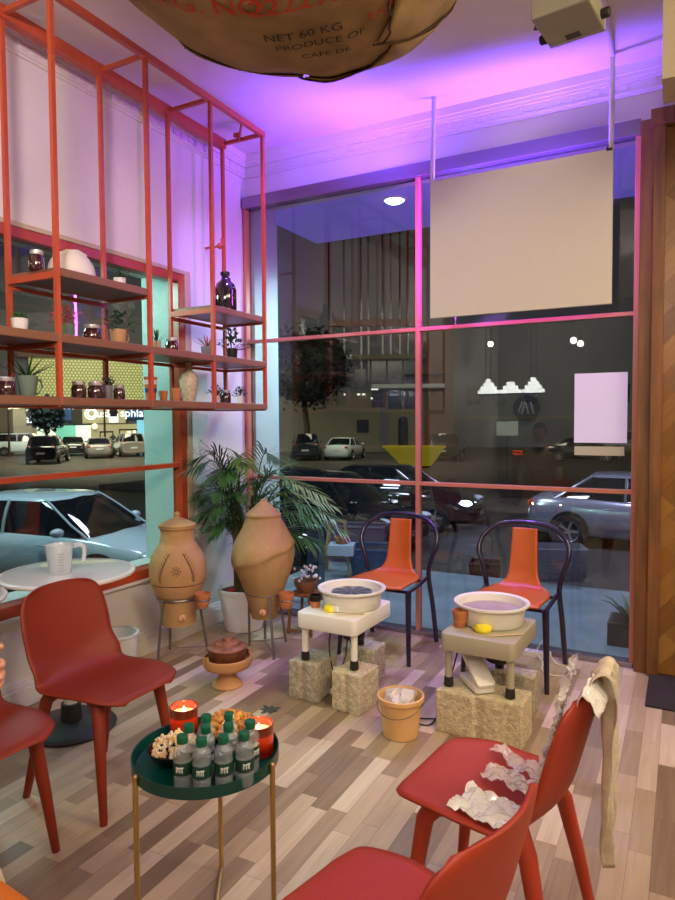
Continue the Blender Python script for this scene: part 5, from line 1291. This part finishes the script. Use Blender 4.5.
MB().box(-.1, .1, .05, .1, .85, .95).build('case', 'blackrubber', r)

# ------------------------------------------------------------ seated person at the left edge
def skin(name, V_, E_, R_, m_, parent, lv=2, flat=1.0, rt_=0):
    me = bpy.data.meshes.new(name); me.from_pydata(V_, E_, []); o = bpy.data.objects.new(name, me); COL.objects.link(o)
    if parent: o.parent = parent
    o.modifiers.new('k', 'SKIN'); md = o.modifiers.new('s', 'SUBSURF'); md.levels = lv; md.render_levels = lv
    for v, q in zip(me.skin_vertices[0].data, R_): v.radius = q if isinstance(q, tuple) else (q, q * flat)
    me.skin_vertices[0].data[rt_].use_root = True
    dg = bpy.context.evaluated_depsgraph_get(); m2 = bpy.data.meshes.new_from_object(o.evaluated_get(dg))
    o.modifiers.clear(); o.data = m2; m2.materials.clear(); m2.materials.append(M[m_] if isinstance(m_, str) else m_)
    for p in m2.polygons: p.use_smooth = True
    return o
pr_ = root('person', 'seated person in cream trousers on the orange chair, only fingertip and knee in view', 'person', (-.013, -.026, 0))
X0 = -1.45
body_v = [(X0, .56, .56), (X0, .55, .72), (X0, .56, .90), (X0, .57, 1.03), (X0, .585, 1.11), (X0, .60, 1.17),
  (X0 + .17, .57, 1.00), (-1.225, .65, .77), (-1.235, .755, .905),
  (X0 - .17, .57, 1.00), (X0 - .22, .62, .76), (X0 - .12, .82, .64),
  (X0 + .09, .62, .52), (X0 + .09, .900, .485), (X0 + .10, .96, .10), (X0 + .10, 1.08, .03),
  (X0 - .09, .62, .52), (X0 - .10, .95, .50), (X0 - .11, .98, .10), (X0 - .11, 1.10, .03)]
body_e = [(0, 1), (1, 2), (2, 3), (3, 4), (4, 5), (3, 6), (6, 7), (7, 8), (3, 9), (9, 10), (10, 11), (0, 12), (12, 13), (13, 14), (14, 15), (0, 16), (16, 17), (17, 18), (18, 19)]
body_r = [(.15, .11), (.125, .095), (.15, .11), (.13, .09), .055, .05, .065, .045, .028, .065, .045, .028, .085, .062, .042, .04, .085, .062, .042, .04]
skin('body', body_v, body_e, body_r, 'cloth', pr_)
# head: skull and jaw on the neck, facing along +y towards the tray
def hd(u, v):
    a = 2 * pi * u; b_ = pi * v; x = .075 * sin(b_) * cos(a); y = .095 * sin(b_) * sin(a); z = .115 * cos(b_)
    if z < -.02: x *= 1 + (z + .02) * 2.6; y = y * (1 + (z + .02) * 1.6) + .012
    if y > .05 and abs(x) < .02: y += .018 * math.exp(-((z + .012) / .018) ** 2) * (1 - abs(x) / .02)
    if y > .05: y -= .010 * math.exp(-((z - .015) / .012) ** 2) * math.exp(-((abs(x) - .03) / .014) ** 2); y += .006 * math.exp(-((z + .055) / .008) ** 2) * (abs(x) < .025)
    return (X0 + x, .60 + y, 1.30 + z)
hh = MB().grid(hd, 48, 36).build('head', 'skin', pr_, smooth=True)
for sx in (-1, 1):
    MB().ball((X0 + sx * .03, .677, 1.315), (.013, .010, .009), 12, 8).build('eye', 'white', hh, smooth=True)
    MB().ball((X0 + sx * .03, .686, 1.315), (.005, .003, .005), 10, 6).build('iris', 'blackrubber', hh, smooth=True)
    MB().ball((X0 + sx * .077, .595, 1.295), (.010, .018, .03), 10, 8).build('ear', 'skin', hh, smooth=True)
MB().tube([(X0 - .022, .690, 1.245), (X0, .697, 1.247), (X0 + .022, .690, 1.245)], [.003, .006, .003], 8).build('mouth', mat('lips', (.45, .14, .11), .5), hh, smooth=True)
def hr(u, v):
    a = 2 * pi * u; b_ = pi * .62 * v; k = 1.09; p = Vector((.075 * sin(b_) * cos(a) * k, .095 * sin(b_) * sin(a) * k - .008, .115 * cos(b_) * k))
    if p.y > .03 and p.z < .05: p.y = .03
    return (X0 + p.x, .60 + p.y, 1.30 + p.z)
MB().grid(hr, 36, 20).build('hair', 'hair', pr_, smooth=True)
MB().lathe([(.06, 1.08), (.062, 1.13), (.055, 1.14)], (X0, .588, 0), n=24).build('collar', 'darkcloth', pr_, smooth=True)
def hand(wrist, fwd, side, nrm, name='hand', curl=(.2, .9, 1.1, 1.2, .5)):
    W = Vector(wrist); f = Vector(fwd).normalized(); sd = Vector(side); sd = (sd - f * sd.dot(f)).normalized(); nn = f.cross(sd) * nrm
    V_ = [W, W + f * .035, W + f * .075]; E_ = [(0, 1), (1, 2)]; R_ = [(.026, .018), (.034, .016), (.036, .013)]
    for i, (off, ln_, c_) in enumerate(((.027, .072, curl[0]), (.009, .080, curl[1]), (-.009, .075, curl[2]), (-.026, .060, curl[3]))):
        p = W + f * (.082 - .004 * abs(i - 1)) + sd * off; k0 = len(V_); V_.append(p); E_.append((2, k0)); R_.append((.0095, .0095)); d = f.copy(); a_ = c_ * .35
        for j in range(3):
            d = (f * cos(a_) + nn * sin(a_)).normalized(); p = p + d * ln_ * (.44, .32, .24)[j]; V_.append(p); E_.append((len(V_) - 2, len(V_) - 1)); R_.append(((.0088, .008, .0068)[j],) * 2); a_ += c_ * .75
    p = W + f * .03 + sd * .03; k0 = len(V_); V_.append(p); E_.append((1, k0)); R_.append((.012, .012))
    for j in range(2): p = p + (f * (.6 + .2 * j) + sd * (.6 - .35 * j) + nn * .4).normalized() * (.036, .028)[j]; V_.append(p); E_.append((len(V_) - 2, len(V_) - 1)); R_.append(((.0105, .009)[j],) * 2)
    return skin(name, [tuple(v) for v in V_], E_, R_, 'skin', pr_)
hand((-1.228, .764, .915), (.28, .36, .32), (0, -.3, 1), 1)
hand((X0 - .12, .825, .63), (.3, .9, -.25), (1, -.3, 0), 1, curl=(.4, .5, .5, .6))

# ------------------------------------------------------------ lights
def area(name, loc, tgt, sx, sy, power, col, shape='RECTANGLE', spread=180):
    l = bpy.data.lights.new(name, 'AREA'); l.shape = shape; l.size = sx; l.size_y = sy; l.energy = power; l.color = col; l.spread = radians(spread)
    o = bpy.data.objects.new(name, l); COL.objects.link(o); o.location = loc
    o.rotation_euler = (Vector(tgt) - Vector(loc)).to_track_quat('-Z', 'Y').to_euler(); return o
def spot(name, loc, tgt, power, col, ang=60, blend=.6, rad=.05):
    l = bpy.data.lights.new(name, 'SPOT'); l.energy = power; l.color = col; l.spot_size = radians(ang); l.spot_blend = blend; l.shadow_soft_size = rad
    o = bpy.data.objects.new(name, l); COL.objects.link(o); o.location = loc
    o.rotation_euler = (Vector(tgt) - Vector(loc)).to_track_quat('-Z', 'Y').to_euler(); return o
WARM = (1, .86, .70); PURP = (.15, .05, 1.0)
area('ceiling_light_front', (1.3, .6, 3.35), (-.3, 1.8, 0), 1.2, 1.2, 64, (1, .84, .60))
area('ceiling_light_rear', (.5, -1.5, 3.3), (-2.6, 1.5, 1.6), 1.4, .8, 30, (1, .82, .60))
area('ceiling_light_right', (1.9, 2.4, 3.3), (-.4, 2.9, .3), .9, .9, 62, (1, .82, .54))
area('wall_washer', (-.2, -.8, 2.9), (-2.98, 2.4, 2.8), .8, .3, 34, (1, .80, .80), spread=100)  # unseen fill added to brighten the upper left wall
area('back_wall_washer', (-1.8, -2.3, 3.42), (-2.2, -3.6, 1.6), .8, .2, 30, (1, .92, .85), spread=150)  # unseen fill added to brighten the wall mirrored in the panes
spot('wheel_spot', (.2, 1.9, 3.35), (-.9, 2.9, .3), 120, (1, .84, .56), 55, .8, .12)
area('purple_up', (-.9, 4.03, 2.75), (-.95, 3.6, 3.5), .9, .06, 52, PURP, spread=175)
area('purple_wide', (-1.9, 3.75, 3.0), (-2.0, 3.9, 3.5), .7, .05, 14, PURP, spread=170)
area('magenta_edge', (-1.37, 4.03, 2.5), (-1.7, 4.16, 2.5), .04, .8, 10, (.8, .08, 1))
area('purple_back', (-.9, 4.00, 2.5), (-.9, 4.3, 2.5), .95, .7, 16, (.65, .10, 1))
spot('purple_corner', (-2.1, 3.3, 3.36), (-2.75, 4.15, 1.5), 80, (.30, .14, 1), 90, .8, .05)
spot('purple_floor', (-1.1, 4.04, 2.2), (-1.35, 3.55, 0), 85, (.42, .16, 1), 95, .9, .05)
spot('downlight_lamp', (-2.03, 4.85, 3.10), (-2.2, 5.1, 0), 170, (.62, .92, 1), 140, .9, .06)
spot('reveal_lamp', (-4.2, 2.2, 2.6), (-3.2, 3.43, 1.4), 190, (.55, 1, .86), 100, .8, .15)
spot('corner_lamp', (-1.9, 5.2, 2.6), (-2.95, 4.4, 1.6), 110, (.50, .88, 1), 80, .8, .1)
area('street_light_left', (-10, 5, 6.5), (-8.5, 6.3, -1), 2, 2, 420, (.62, .95, 1))  # unseen fills over the street, added to brighten cars and ground
area('street_light_back', (-.5, 11.5, 6), (-.8, 14.5, -1), 2, 1.5, 520, (.68, .62, 1))
area('street_light_mid', (-7, 9, 7), (-6.5, 12, -1), 2, 1.5, 330, (.8, .8, 1))
area('street_light_far', (-34, 30, 9), (-37, 35, -1), 8, 8, 4800, (1, .85, .6))  # added fills for the far ground and walls, no lamps stand there
area('street_light_far_back', (-15, 33, 10), (-18, 42, 0), 8, 8, 1500, (1, .85, .6))
for i, (x, y) in enumerate(((-1.345, 1.535), (-1.075, 1.545))):
    l = bpy.data.lights.new('candle_glow', 'POINT'); l.energy = .5; l.color = (1, .5, .2); l.shadow_soft_size = .01
    o = bpy.data.objects.new('candle_glow', l); COL.objects.link(o); o.location = (x, y, TZ + .11)
wd = bpy.data.worlds.new('night'); sc.world = wd; wd.use_nodes = True
wd.node_tree.nodes['Background'].inputs[0].default_value = (.10, .10, .14, 1); wd.node_tree.nodes['Background'].inputs[1].default_value = .12

# ------------------------------------------------------------ camera
cam = bpy.data.cameras.new('camera'); co_ = bpy.data.objects.new('camera', cam); COL.objects.link(co_)
cam.sensor_fit = 'HORIZONTAL'; cam.sensor_width = 36; cam.lens = 658.2 / 675 * 36; cam.clip_end = 400; cam.clip_start = .02
YAW, PIT, ROL = radians(27.715), radians(2.541), radians(-.362)
fw = Vector((-sin(YAW) * cos(PIT), cos(YAW) * cos(PIT), -sin(PIT))); rt = Vector((cos(YAW), sin(YAW), 0)); up = rt.cross(fw)
a = rt * cos(ROL) + up * sin(ROL); b2 = -rt * sin(ROL) + up * cos(ROL)
co_.matrix_world = Matrix(((a.x, b2.x, -fw.x, 0), (a.y, b2.y, -fw.y, 0), (a.z, b2.z, -fw.z, 1.45), (0, 0, 0, 1)))
sc.camera = co_
sc.view_settings.view_transform = 'Standard'; sc.view_settings.look = 'None'; sc.view_settings.exposure = 0
sc.cycles.use_denoising = True; sc.cycles.max_bounces = 10; sc.cycles.transparent_max_bounces = 24
sc.cycles.sample_clamp_indirect = 6; sc.cycles.caustics_reflective = False; sc.cycles.caustics_refractive = False
